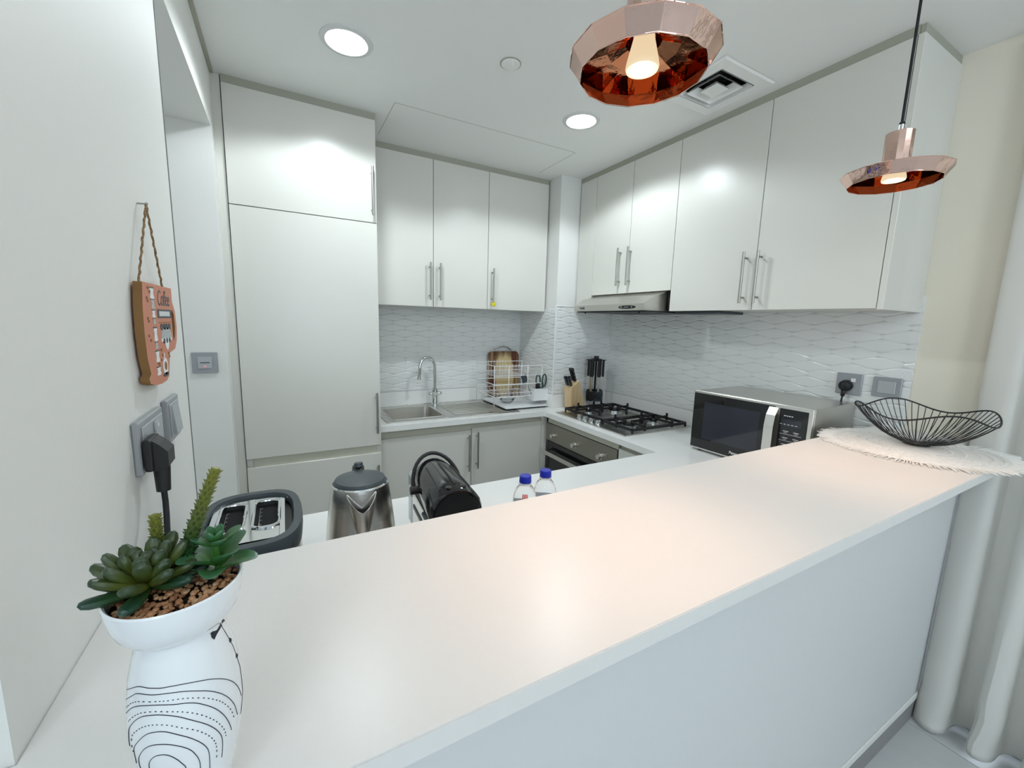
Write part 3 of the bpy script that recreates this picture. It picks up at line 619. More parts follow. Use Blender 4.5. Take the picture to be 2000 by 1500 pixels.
# scissors in the cutlery cup
t = thing('scissors', 'kitchen scissors with dark green loop handles standing in the cutlery cup', 'scissors', (1.602, 2.456, 0.915))
for s_ in (-1, 1):
    loop = []
    for k in range(18):
        a = 2 * PI * k / 18; loop.append((s_ * (0.026 + 0.017 * math.cos(a) - 0.006 * math.sin(a) * 0), 0, 0.135 + 0.042 * math.sin(a) + 0.004 * math.cos(a)))
    obj('handle', G().tube(loop, 0.0048, 8, closed=True).tube([(s_ * 0.018, 0, 0.098), (s_ * 0.008, 0, 0.075), (s_ * 0.006, 0, 0.05)], [0.006, 0.008, 0.007], 8), 'scis', t)
    obj('blade', G().prism([(s_ * 0.002 - 0.004, 0.05), (s_ * 0.002 + 0.004, 0.05), (s_ * -0.002 + 0.001, -0.002)], s_ * 0.001 - 0.001, s_ * 0.001 + 0.001, 'y'), 'steel', t)
t = thing('spatula', 'grey slotted spatula leaning out of the cutlery cup left of the scissors', 'spatula', (1.545, 2.46, 0.915))
obj('blade', G().box(-0.022, 0.022, -0.0015, 0.0015, 0.0, 0.055, 0.001).xf(Matrix.Translation((-0.070, 0, 0.125)) @ Matrix.Rotation(math.radians(-22), 4, 'Y')), 'dgrey', t)
obj('handle', G().tube([(-0.062, 0, 0.130), (-0.03, 0, 0.06), (0, 0, 0.0)], 0.0035, 8), 'handle', t)
tag(obj('scrub_brush', G().lathe([(0.0, 0.0), (0.010, 0.004), (0.011, 0.07), (0.016, 0.09), (0.015, 0.108), (0.006, 0.118), (0.0, 0.118)], 14), 'blackm', None, (1.568, 2.448, 0.915)), 'short black brush between the spatula and the scissors', 'brush')

# ------------------------------------------------------------------ knife block and knives
KR = math.radians(14)
t = thing('knife_block', 'slanted beech knife block between the dish rack and the hob', 'knife block', (1.776, 2.292, ZW), KR)
g = G().prism([(-0.050, 0.0), (0.092, 0.0), (0.014, 0.205), (-0.072, 0.160)], -0.034, 0.034, 'y')
kb = obj('block', g, 'beech', t)
obj('base_foot', G().prism([(-0.066, 0.0), (0.0, 0.0), (-0.052, 0.125), (-0.082, 0.15)], -0.036, -0.030, 'y'), 'beech', t)
obj('badge', G().cyl((-0.042, -0.0362, 0.030), (-0.042, -0.0372, 0.030), 0.009, 16), 'mdf', t)
sl = Vector((-0.40, 0, 0.917)).normalized()
for i, (ax, ay, L, lab) in enumerate([(-0.060, -0.020, 0.082, 'nearest'), (-0.058, 0.006, 0.075, 'shorter'), (-0.050, 0.024, 0.070, 'rear'), (-0.008, -0.012, 0.108, 'tall'), (0.003, 0.016, 0.100, 'tallrear')]):
    lb = {'nearest': 'short black-handled knife at the front left of the knife block', 'shorter': 'middle knife of the lower row in the knife block', 'rear': 'rear knife of the lower row in the knife block',
          'tall': 'long black-handled knife rising highest from the knife block', 'tallrear': 'black-handled knife just behind the highest one in the block'}[lab]
    base = Vector((ax, ay, 0.160 + (ax + 0.072) * 0.523))
    k = thing('kitchen_knife', lb, 'knife', tuple(Vector((1.776, 2.292, ZW)) + Matrix.Rotation(KR, 3, 'Z') @ base), 0, 'black-handled knives in the block')
    k.rotation_euler = (0, math.atan2(sl.x, sl.z), KR)
    obj('handle', G().box(-0.011, 0.011, -0.007, 0.007, 0.008, L, 0.004).ball((-0.006, 0, L - 0.004), 0.011, 10, 8, (1.1, 0.62, 0.8)), 'black', k)
    obj('bolster', G().box(-0.010, 0.010, -0.006, 0.006, 0.0005, 0.009, 0.002), 'steel', k)
    for q in (0.25, 0.5, 0.75): obj('rivet', G().cyl((0, -0.0068, L * q), (0, -0.0076, L * q), 0.0022, 8), 'chrome', k)

# ------------------------------------------------------------------ utensil carousel
UX, UY = 1.960, 2.292
t = thing('utensil_stand', 'black carousel stand holding hanging cooking utensils in the corner', 'utensil stand', (UX, UY, ZW))
obj('base', G().lathe([(0.0, 0.0003), (0.054, 0.0003), (0.054, 0.008), (0.02, 0.016), (0.008, 0.02)], 30), 'blackm', t)
obj('pole', G().cyl((0, 0, 0.016), (0, 0, 0.345), 0.007, 12), 'blackm', t)
hub = G().lathe([(0.0, 0.335), (0.03, 0.338), (0.036, 0.345), (0.030, 0.352), (0.018, 0.356), (0.018, 0.372), (0.0, 0.374)], 24)
for k in range(6):
    a = k * PI / 3 + 0.3; c_, s_ = math.cos(a), math.sin(a); hub.tube([(0.03 * c_, 0.03 * s_, 0.345), (0.062 * c_, 0.062 * s_, 0.343), (0.068 * c_, 0.068 * s_, 0.350)], 0.0035, 6)
obj('hub', hub, 'blackm', t)
kinds = ['turner', 'ladle', 'spoon', 'skimmer', 'slotted_spoon', 'pasta_server']
labs = ['black ladle hanging at the back right of the utensil stand', 'black slotted turner at the back of the stand against the wall', 'black solid spoon hanging on the far left of the stand',
        'black round skimmer hanging at the front left of the utensil stand', 'dark grey slotted turner hanging at the very front of the stand', 'dark grey solid spoon hanging on the far right of the stand']
for k in range(6):
    a = k * PI / 3 + 0.3 + (PI if 0 else 0); kx, ky = UX + 0.052 * math.cos(a), UY + 0.052 * math.sin(a)
    uo = thing('cooking_utensil', labs[k], 'utensil', (kx, ky, ZW + 0.05), a + PI / 2, 'black cooking utensils on the carousel')
    obj('handle', G().box(-0.014, 0.014, -0.008, 0.008, 0.175, 0.300, 0.006), 'blackm', uo)
    obj('shaft', G().box(-0.008, 0.008, -0.004, 0.004, 0.070, 0.18, 0.001), 'steel', uo)
    if k in (0, 5, 2):
        h = G().ball((0, 0, 0.035), 0.040, 14, 10, (0.85, 0.22 if k != 0 else 0.45, 1.25))
    elif k == 3: h = G().lathe([(0, 0), (0.036, 0.0), (0.036, 0.004), (0.0, 0.004)], 20).xf(Matrix.Translation((0, 0.002, 0.035)) @ Matrix.Rotation(PI / 2, 4, 'X'))
    else:
        h = G(); 
        for q in range(5): h.box(-0.030 + q * 0.0128, -0.0235 + q * 0.0128, -0.0015, 0.0015, 0.010, 0.060)
        h.box(-0.030, 0.0275, -0.0015, 0.0015, 0.0, 0.011).box(-0.026, 0.024, -0.0015, 0.0015, 0.060, 0.074)
    obj('head', h, 'dgrey' if k in (5, 4) else 'blackm', uo)

# ------------------------------------------------------------------ microwave
t = thing('microwave', 'silver microwave with black glass door on the counter by the right wall', 'microwave', (1.74, 1.300, ZW), math.radians(2.2))
# local: front face at x=0 facing -x, runs from y=0 (far) to y=-w (near)
MW, MD, MH = 0.512, 0.372, 0.283; z0 = 0.010
obj('casing', G().box(0.012, MD, -MW, 0, z0, z0 + MH, 0.003), 'steelx', t)
obj('front_frame', G().box(0.0, 0.0125, -MW, 0, z0, z0 + MH, 0.002), 'steel', t)
dr = obj('door', G().box(-0.004, 0.006, -0.372, -0.004, z0 + 0.008, z0 + MH - 0.010, 0.001), 'blackg', t)
obj('window', G().box(-0.0046, -0.002, -0.318, -0.060, z0 + 0.058, z0 + MH - 0.048, 0.0002), 'winglass', dr)
hg = G(); hx = [(-0.005, 0.016), (-0.028, 0.045), (-0.034, 0.09), (-0.034, MH - 0.09), (-0.026, MH - 0.045), (-0.005, MH - 0.014)]
hv = []
for a, z in hx:
    for yy, dx in ((-0.352, 0), (-0.388, 0), (-0.384, 0.010), (-0.356, 0.010)): hv.append((a + dx, yy, z0 + z))
fs = [(0, 1, 2, 3), tuple(20 + i for i in (3, 2, 1, 0))] + [(4 * i + k, 4 * i + (k + 1) % 4, 4 * i + 4 + (k + 1) % 4, 4 * i + 4 + k) for i in range(5) for k in range(4)]
hg.add(hv, fs, False); obj('handle', hg, 'steel', dr)
cpn = obj('control_panel', G().box(-0.002, 0.006, -0.496, -0.392, z0 + 0.012, z0 + MH - 0.014, 0.001), 'black', t)
obj('display', G().box(-0.0026, -0.0005, -0.476, -0.402, z0 + 0.200, z0 + 0.228), 'winglass', cpn)
pm = G()
for q in range(4): pm.box(-0.0027, -0.002, -0.410 - q * 0.009 - 0.006, -0.410 - q * 0.009, z0 + 0.240, z0 + 0.243)
for row in range(6):
    zz = z0 + 0.178 - row * 0.027
    for yy in (-0.416, -0.455): pm.box(-0.0027, -0.002, yy - 0.016, yy + 0.004, zz, zz + 0.0022).box(-0.0027, -0.002, yy - 0.012, yy, zz - 0.006, zz - 0.0045)
    pm.box(-0.0027, -0.002, -0.480, -0.400, zz - 0.0115, zz - 0.0105)
for q in range(5): pm.box(-0.0027, -0.0025, -0.406 - q * 0.014, -0.398 - q * 0.014, z0 + 0.206, z0 + 0.208)
obj('button_print', pm, 'white', cpn)
text_mesh('logo', 'Panasonic', 0.017, 'white', t, rot_rows(Vector((0, -1, 0)), Vector((0, 0, 1)), Vector((-1, 0, 0)), (-0.0046, -0.236, z0 + 0.028)), bold=0.0003)
for fx, fy in ((0.03, -0.04), (0.03, -MW + 0.04), (MD - 0.04, -0.04), (MD - 0.04, -MW + 0.04)): obj('foot', G().cyl((fx, fy, 0.0003), (fx, fy, z0 + 0.001), 0.012, 14), 'blackm', t)

# ------------------------------------------------------------------ sockets and switches
def plate_left(name, y0, y1, zc0, zc1, label, cat, rocker=None):
    t = thing(name, label, cat, (XL, (y0 + y1) / 2, (zc0 + zc1) / 2))
    w_, h_ = (y1 - y0) / 2, (zc1 - zc0) / 2
    obj('plate', G().box(0.0001, 0.010, -w_, w_, -h_, h_, 0.0025), 'greym', t)
    obj('inset', G().box(0.0095, 0.0118, -w_ + 0.014, w_ - 0.010, -h_ + 0.010, h_ - 0.010, 0.001), 'greyl', t)
    return t, w_, h_
t, w_, h_ = plate_left('power_socket', 0.813, 0.958, 1.196, 1.282, 'grey double socket plate on the left wall with a black plug in it', 'socket')
obj('switch', G().box(0.0115, 0.0155, 0.000, 0.020, 0.010, 0.028, 0.001), 'greyl', t)
obj('switch_print', G().box(0.0150, 0.0158, 0.012, 0.018, 0.018, 0.024), 'white', t)
t, w_, h_ = plate_left('light_switch', 0.994, 1.092, 1.198, 1.284, 'grey switch plate on the left wall beside the double socket', 'switch')
obj('rocker', G().prism([(0.0115, -0.028), (0.0115, 0.028), (0.0135, 0.028), (0.0185, -0.028)], -0.026, 0.026, 'y'), 'greyl', t)
# black plug in left socket with cord to the toaster
t = thing('power_plug', 'black plug with cord in the left wall socket above the toaster', 'plug', (XL + 0.0118, 0.838, 1.232))
g = G().box(0, 0.012, -0.026, 0.026, -0.030, 0.022, 0.004)
g.prism([(0.011, -0.030), (0.011, 0.020), (0.020, 0.012), (0.030, 0.000), (0.030, -0.024), (0.024, -0.030)], -0.021, 0.021, 'y')
obj('body', g, 'blackm', t)
obj('strain_relief', G().cyl((0.017, -0.004, -0.026), (0.017, -0.006, -0.068), 0.0115, 14, 0.0095), 'blackm', t)
obj('cable', G().tube([(0.017, -0.006, -0.066), (0.019, -0.012, -0.085), (0.023, -0.032, -0.10), (0.026, -0.050, -0.115), (0.028, -0.066, -0.15), (0.028, -0.074, -0.20), (0.027, -0.078, -0.28), (0.027, -0.070, -0.3665)], 0.0042, 8), 'cord', t)
# jamb switch
t = thing('fan_switch', 'grey square switch with a red light on the passage wall left of the tall cabinet', 'switch', (-0.291, YHE, 1.252))
obj('plate', G().box(-0.044, 0.044, -0.009, -0.0001, -0.043, 0.043, 0.002), 'greym', t)
obj('rocker', G().box(-0.024, 0.024, -0.0125, -0.0088, -0.024, 0.024, 0.001), 'greyl', t)
obj('label_print', G().box(-0.016, 0.016, -0.0131, -0.0124, -0.001, 0.002), 'ink', t)
obj('indicator', G().box(-0.003, 0.003, -0.0133, -0.0124, -0.017, -0.013), 'wred', t)
# right wall
t = thing('power_socket', 'grey socket plate on the splashback with a round black plug', 'socket', (XR - 0.0068, 0.839, 1.230))
obj('plate', G().box(-0.009, -0.0001, -0.046, 0.046, -0.045, 0.045, 0.002), 'greym', t)
obj('switch', G().box(-0.0125, -0.0088, -0.024, -0.008, 0.010, 0.026, 0.001), 'white', t)
t = thing('isolator_switch', 'grey blank rocker plate on the splashback behind the wire bowl', 'switch', (XR - 0.0068, 0.710, 1.234))
obj('plate', G().box(-0.009, -0.0001, -0.046, 0.046, -0.040, 0.040, 0.002), 'greym', t)
obj('rocker', G().box(-0.0125, -0.0088, -0.029, 0.029, -0.026, 0.026, 0.0015), 'greyl', t)
t = thing('power_plug', 'round black plug with cord dropping behind the microwave', 'plug', (XR - 0.0165, 0.846, 1.222))
obj('body', G().cyl((0, 0, 0), (-0.018, 0, 0), 0.025, 22, 0.022).ball((-0.018, 0, 0), 0.021, 16, 8, (0.5, 1, 1)), 'blackm', t)
obj('strain_relief', G().tube([(-0.014, 0.0, -0.018), (-0.014, 0.003, -0.046)], [0.010, 0.007], 10), 'blackm', t)
obj('cable', G().tube([(-0.014, 0.003, -0.044), (-0.012, 0.006, -0.09), (-0.0055, 0.01, -0.16), (-0.0055, 0.01, -0.30)], 0.0035, 8), 'cord', t)

# ------------------------------------------------------------------ coffee sign
t = thing('coffee_sign', 'terracotta mug-shaped wooden sign reading Coffee hung by twine on the left wall', 'sign', (XL, 0.98, 1.42))
out = [(0.888, 1.5), (0.877, 1.459), (0.873, 1.418), (0.876, 1.376), (0.888, 1.349), (0.874, 1.343), (0.880, 1.333), (0.91, 1.327), (0.949, 1.324), (0.987, 1.325), (1.006, 1.331), (1.016, 1.349), (1.030, 1.374), (1.077, 1.379), (1.097, 1.394), (1.108, 1.421), (1.104, 1.455), (1.086, 1.473), (1.087, 1.5)]
hole = [(1.068, 1.394), (1.084, 1.404), (1.092, 1.424), (1.090, 1.448), (1.078, 1.458), (1.070, 1.452)]
def cv(p): return (p[0] - 0.98, p[1] - 1.42)
cu = bpy.data.curves.new('board', 'CURVE'); cu.dimensions = '2D'; cu.fill_mode = 'BOTH'; cu.extrude = 0.006
for ring_ in (out, hole):
    sp_ = cu.splines.new('POLY'); sp_.points.add(len(ring_) - 1)
    for p_, q_ in zip(sp_.points, ring_): p_.co = (*cv(q_), 0, 1)
    sp_.use_cyclic_u = True
tmp = bpy.data.objects.new('tmp_board', cu); COL.objects.link(tmp); bpy.context.view_layer.update()
me = bpy.data.meshes.new_from_object(tmp.evaluated_get(bpy.context.evaluated_depsgraph_get())); bpy.data.objects.remove(tmp, do_unlink=True)
me.transform(rot_rows(Vector((0, 1, 0)), Vector((0, 0, 1)), Vector((1, 0, 0)), (0.0095, 0, 0)))
me.materials.clear(); me.materials.append(M_['terra']); me.materials.append(M_['mdf'])
for p_ in me.polygons: p_.material_index = 0 if abs(p_.normal.x) > 0.7 else 1
me.name = 'board'; obj('board', me, None, t)
FX = 0.0156
def R3(off): return rot_rows(Vector((0, 1, 0)), Vector((0, 0, 1)), Vector((1, 0, 0)), off)
text_mesh('lettering', 'Coffee', 0.036, 'ink', t, R3((FX, 1.014 - 0.98, 1.476 - 1.42)) @ Matrix.Diagonal((0.92, 1.15, 1, 1)), shear=0.3)
def flat(pts2, name, m, th=0.0004): return obj(name, G().prism([cv(p) for p in pts2], FX - 0.0004, FX + th, 'x'), m, t)
def rect(y0, y1, z0_, z1_, name, m, th=0.0004): return flat([(y0, z0_), (y1, z0_), (y1, z1_), (y0, z1_)], name, m, th)
rect(0.963, 1.066, 1.441, 1.457, 'banner_print', 'ink')
for q in range(9): rect(0.975 + q * 0.0088, 0.981 + q * 0.0088, 1.4445, 1.4535, 'banner_mark', 'white', 0.0007)
rect(0.963, 1.066, 1.4325, 1.4337, 'line_print', 'mdf')
def disc(y, z, ry, rz_, name, m, th=0.0006, n=14, a0=0, a1=2 * PI):
    return flat([(y + ry * math.cos(a0 + (a1 - a0) * k / n), z + rz_ * math.sin(a0 + (a1 - a0) * k / n)) for k in range(n if a1 - a0 > 6.2 else n + 1)], name, m, th)
# column of brewing gear
for (zc_, hh, ww, m_) in [(1.484, 0.011, 0.013, 'white'), (1.466, 0.009, 0.012, 'greyl'), (1.449, 0.007, 0.010, 'white'), (1.436, 0.005, 0.009, 'greyl'), (1.414, 0.013, 0.011, 'white'), (1.394, 0.006, 0.010, 'greyl'), (1.375, 0.011, 0.012, 'white'), (1.349, 0.008, 0.013, 'white')]:
    flat([(0.938 - ww, zc_ - hh * 0.8), (0.938 - ww * 0.5, zc_ - hh * 1.0), (0.938 + ww * 0.5, zc_ - hh * 1.0), (0.938 + ww, zc_ - hh * 0.8), (0.938 + ww * 0.6, zc_), (0.938 + ww, zc_ + hh * 0.8), (0.938 - ww, zc_ + hh * 0.8), (0.938 - ww * 0.6, zc_)], 'gear_print', m_)
    rect(0.938 - ww, 0.938 + ww, zc_ + hh * 0.75, zc_ + hh * 0.92, 'gear_outline', 'ink', 0.0008)
# coffee machine print, cup with a saucer
disc(1.014, 1.404, 0.040, 0.020, 'machine_print', 'greyl', a0=0, a1=PI); rect(0.974, 1.054, 1.398, 1.404, 'machine_print', 'white')
for q in range(4): disc(0.984 + q * 0.020, 1.425, 0.009, 0.006, 'cup_print', 'ink')
for q in range(3): disc(0.992 + q * 0.021, 1.399, 0.006, 0.005, 'dial_print', 'ink', 0.0009)
flat([(0.996, 1.398), (1.032, 1.398), (1.024, 1.386), (1.014, 1.380), (1.004, 1.386)], 'machine_print', 'white')
disc(0.985, 1.352, 0.017, 0.016, 'pot_print', 'white'); disc(0.985, 1.353, 0.009, 0.008, 'bean_print', 'mdf', 0.0009); rect(0.982, 0.986, 1.366, 1.377, 'pot_print', 'white')
disc(0.985, 1.337, 0.020, 0.004, 'saucer_print', 'ink')
for (by_, bz_) in [(0.905, 1.475), (0.908, 1.470), (0.900, 1.441), (0.904, 1.436), (0.897, 1.412), (0.906, 1.404), (0.966, 1.384), (0.972, 1.374), (0.962, 1.366), (1.018, 1.374), (1.022, 1.368), (0.939, 1.362), (0.945, 1.360), (0.915, 1.492), (0.924, 1.486)]:
    disc(by_, bz_, 0.0042, 0.0026, 'bean_print', 'mdf', 0.0006, 8)
disc(1.014, 1.374, 0.001, 0.001, 'bean_print', 'mdf', 0.0006, 8)
tw = G()
for ya in (0.872 + 0.02, 1.046):
    P0 = Vector((0.010, ya - 0.98, 0.078)); P1 = Vector((0.012, 0.974 - 0.98, 0.217)); ps = []
    for k in range(25):
        q = k / 24; p_ = P0.lerp(P1, q); ps.append((p_.x + 0.0007 * math.cos(k * 2.2), p_.y + 0.0007 * math.sin(k * 2.2), p_.z))
    tw.tube(ps, [0.0016 + 0.0004 * (k % 2) for k in range(25)], 6)
obj('twine', tw, 'rope', t)
tag(obj('wall_nail', G().cyl((XL, 0.974, 1.637), (XL + 0.013, 0.974, 1.638), 0.0014, 8).ball((XL + 0.013, 0.974, 1.638), 0.0025, 8, 6), 'handle'), 'small nail in the left wall holding the coffee sign', 'nail')

# ------------------------------------------------------------------ ceiling fixtures
for i, (x, y) in enumerate(DOWN):
    t = thing('downlight', ['round recessed downlight in the ceiling before the tall cabinet', 'round recessed downlight near the corner, behind the big copper pendant'][i], 'light', (x, y, ZC), 0, 'kitchen ceiling downlights')
    obj('trim_ring', G().lathe([(0.068, -0.003), (0.072, -0.007), (0.088, -0.004), (0.090, 0.0)], 40), 'alum', t)
    obj('diffuser', G().lathe([(0.0, -0.0035), (0.070, -0.0035), (0.070, 0.0)], 36), 'led', t)
for i, (x, y) in enumerate(LIVING): pass
t = thing('smoke_detector', 'small flat round cover plate in the ceiling between downlight and pendant', 'ceiling cover', (0.803, 1.527, ZC))
obj('cover', G().lathe([(0.0, -0.006), (0.034, -0.006), (0.036, -0.004), (0.036, 0.0)], 32), 'ceil', t)
obj('rim', G().lathe([(0.037, 0.0), (0.037, -0.003), (0.040, -0.003), (0.040, 0.0)], 32), 'gap', t)
t = thing('air_vent', 'square white ceiling air diffuser behind the big copper pendant', 'vent', (VCX, VCY, ZC))
def sqframe(g, r1, r0, z0_, z1_):
    """sloping square ring between half sizes r1 (outer, z0) and r0 (inner, z1)"""
    vs = [(sx * r1, sy_ * r1, z0_) for sx, sy_ in ((-1, -1), (1, -1), (1, 1), (-1, 1))] + [(sx * r0, sy_ * r0, z1_) for sx, sy_ in ((-1, -1), (1, -1), (1, 1), (-1, 1))]
    vs2 = [(a, b_, c + 0.002) for a, b_, c in vs]
    g.add(vs, [(i, (i + 1) % 4, 4 + (i + 1) % 4, 4 + i) for i in range(4)]); g.add(vs2, [(i, (i + 1) % 4, 4 + (i + 1) % 4, 4 + i) for i in range(4)]); return g
obj('frame', sqframe(sqframe(G(), 0.158, 0.150, -0.001, -0.006), 0.150, 0.104, -0.006, -0.004), 'ceil', t)
dk = G().box(-0.104, 0.104, -0.104, 0.104, 0.075, 0.08)
for sx_ in (-1, 1): dk.box(sx_ * 0.1045, sx_ * 0.102, -0.1045, 0.1045, -0.002, 0.075).box(-0.102, 0.102, sx_ * 0.1045, sx_ * 0.102, -0.002, 0.075)
obj('duct', dk, 'dark', t)
obj('louver', sqframe(G(), 0.100, 0.092, -0.005, 0.012), 'ceil', t)
obj('louver', sqframe(G(), 0.076, 0.052, -0.006, 0.018), 'ceil', t)
obj('louver', sqframe(G(), 0.040, 0.024, -0.006, 0.010).box(-0.038, 0.038, -0.038, 0.038, -0.006, -0.004), 'ceil', t)
for sx_, sy_ in ((1, 0), (-1, 0), (0, 1), (0, -1)): obj('bracket', G().box(min(0, sx_ * 0.1) - 0.002, max(0, sx_ * 0.1) + 0.002, min(0, sy_ * 0.1) - 0.002, max(0, sy_ * 0.1) + 0.002, 0.012, 0.02), 'dark', t)
# pendants
PL = ['large-looking faceted copper pendant lamp hanging at top centre', 'faceted copper pendant lamp on a black cord at the right']
for i, (x, y) in enumerate(PEND):
    t = thing('pendant_lamp', PL[i], 'pendant lamp', (x, y, 1.838), math.radians(6 if i == 0 else 16), 'copper pendants over the bar')
    N = 14; Ro, Ri, zt = 0.113, 0.096, 0.026
    obj('shade', G().lathe([(Ri, 0.0), (Ro, zt), (0.030, zt + 0.020)], N, smooth=False), 'copper', t)
    obj('neck', G().lathe([(0.0295, zt + 0.019), (0.0295, zt + 0.096), (0.012, zt + 0.100)], N, smooth=False, capt=True), 'copper', t)
    obj('lining', G().lathe([(Ri - 0.0008, 0.0004), (Ro - 0.003, zt - 0.0005), (0.055, zt + 0.010), (0.027, zt + 0.018), (0.027, zt + 0.08)], N, smooth=False, capt=True), 'copperin', t)
    obj('rim', G().tube([(Ri * math.cos(2 * PI * k / N), Ri * math.sin(2 * PI * k / N), 0) for k in range(N)], 0.0010, 6, closed=True).tube([(Ro * math.cos(2 * PI * k / N), Ro * math.sin(2 * PI * k / N), zt) for k in range(N)], 0.0010, 6, closed=True), 'copper', t)
    bl = obj('bulb', G().lathe([(0.014, 0.075), (0.016, 0.05), (0.024, 0.018), (0.0255, 0.010), (0.024, 0.006), (0.0, 0.006)], 28), 'bulb', t)
    obj('bulb_face', G().lathe([(0.0, 0.0045), (0.010, 0.0045), (0.012, 0.0055)], 20), 'bulbc', bl)
    cz_ = ZC - 1.838
    cg = [(0, 0, zt + 0.112), (-0.001, 0, zt + 0.15)] + [(0.001, 0.0, zt + 0.15 + (cz_ - zt - 0.17) * q / 5) for q in range(1, 6)]
    obj('cord', G().tube(cg, 0.0032, 8), 'cord', t)
    obj('ferrule', G().cyl((0, 0, zt + 0.100), (0, 0, zt + 0.116), 0.0055, 12), 'chrome', t)
    obj('cord_grip', G().ball((0.003, 0, zt + 0.119), 0.0065, 10, 8), 'cord', t)
    obj('ceiling_rose', G().lathe([(0.0, cz_ - 0.02), (0.045, cz_ - 0.02), (0.05, cz_)], 28), 'copper', t)

# ------------------------------------------------------------------ small appliances on the counter
# toaster
t = thing('toaster', 'two-slot steel toaster with slate grey rim next to the left wall', 'toaster', (-0.074, 0.935, ZW))
def super_ring(a, b_, z, n=36, e=3.2):
    out = []
    for k in range(n):
        th = 2 * PI * k / n; c_, s_ = math.cos(th), math.sin(th)
        out.append((a * abs(c_) ** (2 / e) * (1 if c_ >= 0 else -1), b_ * abs(s_) ** (2 / e) * (1 if s_ >= 0 else -1), z))
    return out
def loft(g, rings, smooth=True, cap0=False, cap1=False):
    n = len(rings[0]); vs = [p for r in rings for p in r]
    g.add(vs, [(i * n + k, i * n + (k + 1) % n, (i + 1) * n + (k + 1) % n, (i + 1) * n + k) for i in range(len(rings) - 1) for k in range(n)], smooth)
    if cap0: g.add(rings[0], [tuple(reversed(range(n)))])
    if cap1: g.add(rings[-1], [tuple(range(n))])
    return g
g = loft(G(), [super_ring(0.086, 0.126, 0.02), super_ring(0.089, 0.132, 0.10), super_ring(0.088, 0.131, 0.16)], cap0=True)
obj('body', g, 'steel', t)
obj('base', loft(G(), [super_ring(0.080, 0.120, 0.0003), super_ring(0.088, 0.130, 0.006), super_ring(0.088, 0.130, 0.022)], cap0=True, cap1=True), 'blackm', t)
obj('rim', loft(G(), [super_ring(0.090, 0.134, 0.155), super_ring(0.092, 0.137, 0.180), super_ring(0.089, 0.134, 0.190), super_ring(0.076, 0.117, 0.190), super_ring(0.073, 0.114, 0.176)]), 'dgrey', t)
g = G(); zt_ = 0.184
sl_ = [(-0.057, -0.012), (0.003, 0.049)]; ty0, ty1 = -0.052, 0.082
g.box(-0.071, -0.057, -0.098, 0.106, 0.172, zt_, 0.001).box(-0.012, 0.003, -0.098, 0.106, 0.172, zt_, 0.001).box(0.049, 0.060, -0.098, 0.106, 0.172, zt_, 0.001).box(-0.057, 0.049, -0.098, ty0, 0.172, zt_ - 0.0004).box(-0.057, 0.049, ty1, 0.106, 0.172, zt_ - 0.0004)
for a, b_ in sl_: g.tube([(p, q, zt_ + 0.001) for p, q, c in rrect(a, b_, ty0, ty1, 0.018, 0, 4)], 0.0032, 8, closed=True)
obj('top_plate', g, 'chrome', t)
obj('top_surround', G().box(-0.072, 0.072, -0.112, 0.112, 0.165, 0.172), 'blackm', t)
for a, b_ in sl_:
    sg = obj('slot', G().box(a, b_, ty0 + 0.001, ty1 - 0.001, 0.1725, 0.1735), 'dark', t)
    wg = G()
    for k in range(6): wg.tube([(a + 0.010, -0.04 + k * 0.02, 0.175), (a + 0.014, -0.04 + k * 0.02, 0.178)], 0.0009, 5)
    wg.tube([(a + 0.010, -0.060, 0.178), (a + 0.010, 0.060, 0.178)], 0.0009, 5)
    obj('grid_wire', wg, 'handle', t)
obj('front_band', G().box(-0.05, 0.0, -0.139, -0.128, 0.05, 0.178, 0.004), 'black', t)
obj('lever', G().box(-0.040, -0.008, -0.160, -0.138, 0.10, 0.118, 0.004), 'blackm', t)
# kettle
t = thing('kettle', 'brushed steel electric kettle with slate grey lid on the counter behind the bar', 'kettle', (0.143, 0.985, ZW))
phi = math.atan2(-0.985, -0.10)
obj('power_base', G().lathe([(0.0, 0.0003), (0.092, 0.0003), (0.094, 0.008), (0.088, 0.016), (0.0, 0.017)], 40), 'blackm', t)
obj('lower_ring', G().lathe([(0.080, 0.0175), (0.081, 0.032), (0.0795, 0.034)], 44, capb=True), 'blackm', t)
obj('body', G().lathe([(0.0795, 0.034), (0.0790, 0.07), (0.0760, 0.11), (0.0715, 0.15), (0.0670, 0.185), (0.0635, 0.207), (0.0605, 0.208)], 72), 'steel', t)
obj('rim', G().lathe([(0.0600, 0.203), (0.0630, 0.208), (0.0610, 0.211), (0.0580, 0.209)], 44), 'chrome', t)
obj('lid', G().lathe([(0.0585, 0.206), (0.0585, 0.213), (0.055, 0.218), (0.035, 0.222), (0.0, 0.223)], 40), 'dgrey', t)
c_, s_ = math.cos(phi), math.sin(phi)
def kr(z):
    KP = [(0.034, 0.0795), (0.07, 0.0790), (0.11, 0.0760), (0.15, 0.0715), (0.185, 0.0670), (0.207, 0.0635)]
    for (z0_, r0_), (z1_, r1_) in zip(KP[:-1], KP[1:]):
        if z0_ <= z <= z1_: return r0_ + (r1_ - r0_) * (z - z0_) / (z1_ - z0_)
    return KP[-1][1]
lip, root = [], []
for k in range(17):
    q = -1 + k / 8; e = 1 - abs(q) ** 1.3; a = phi + q * 0.50; zz = 0.202 - 0.034 * e; rr = kr(zz) + 0.0008 + 0.020 * e
    lip.append(Vector((rr * math.cos(a), rr * math.sin(a), zz)))
    a = phi + q * 0.50 * (1 - 0.25 * e); zz = 0.200 - 0.112 * (1 - abs(q) ** 1.6); rr = kr(zz) + 0.0006; root.append(Vector((rr * math.cos(a), rr * math.sin(a), zz)))
mid = [l_.lerp(r_, 0.5) * 1.0 + Vector((c_, s_, 0)) * 0.0035 for l_, r_ in zip(lip, root)]
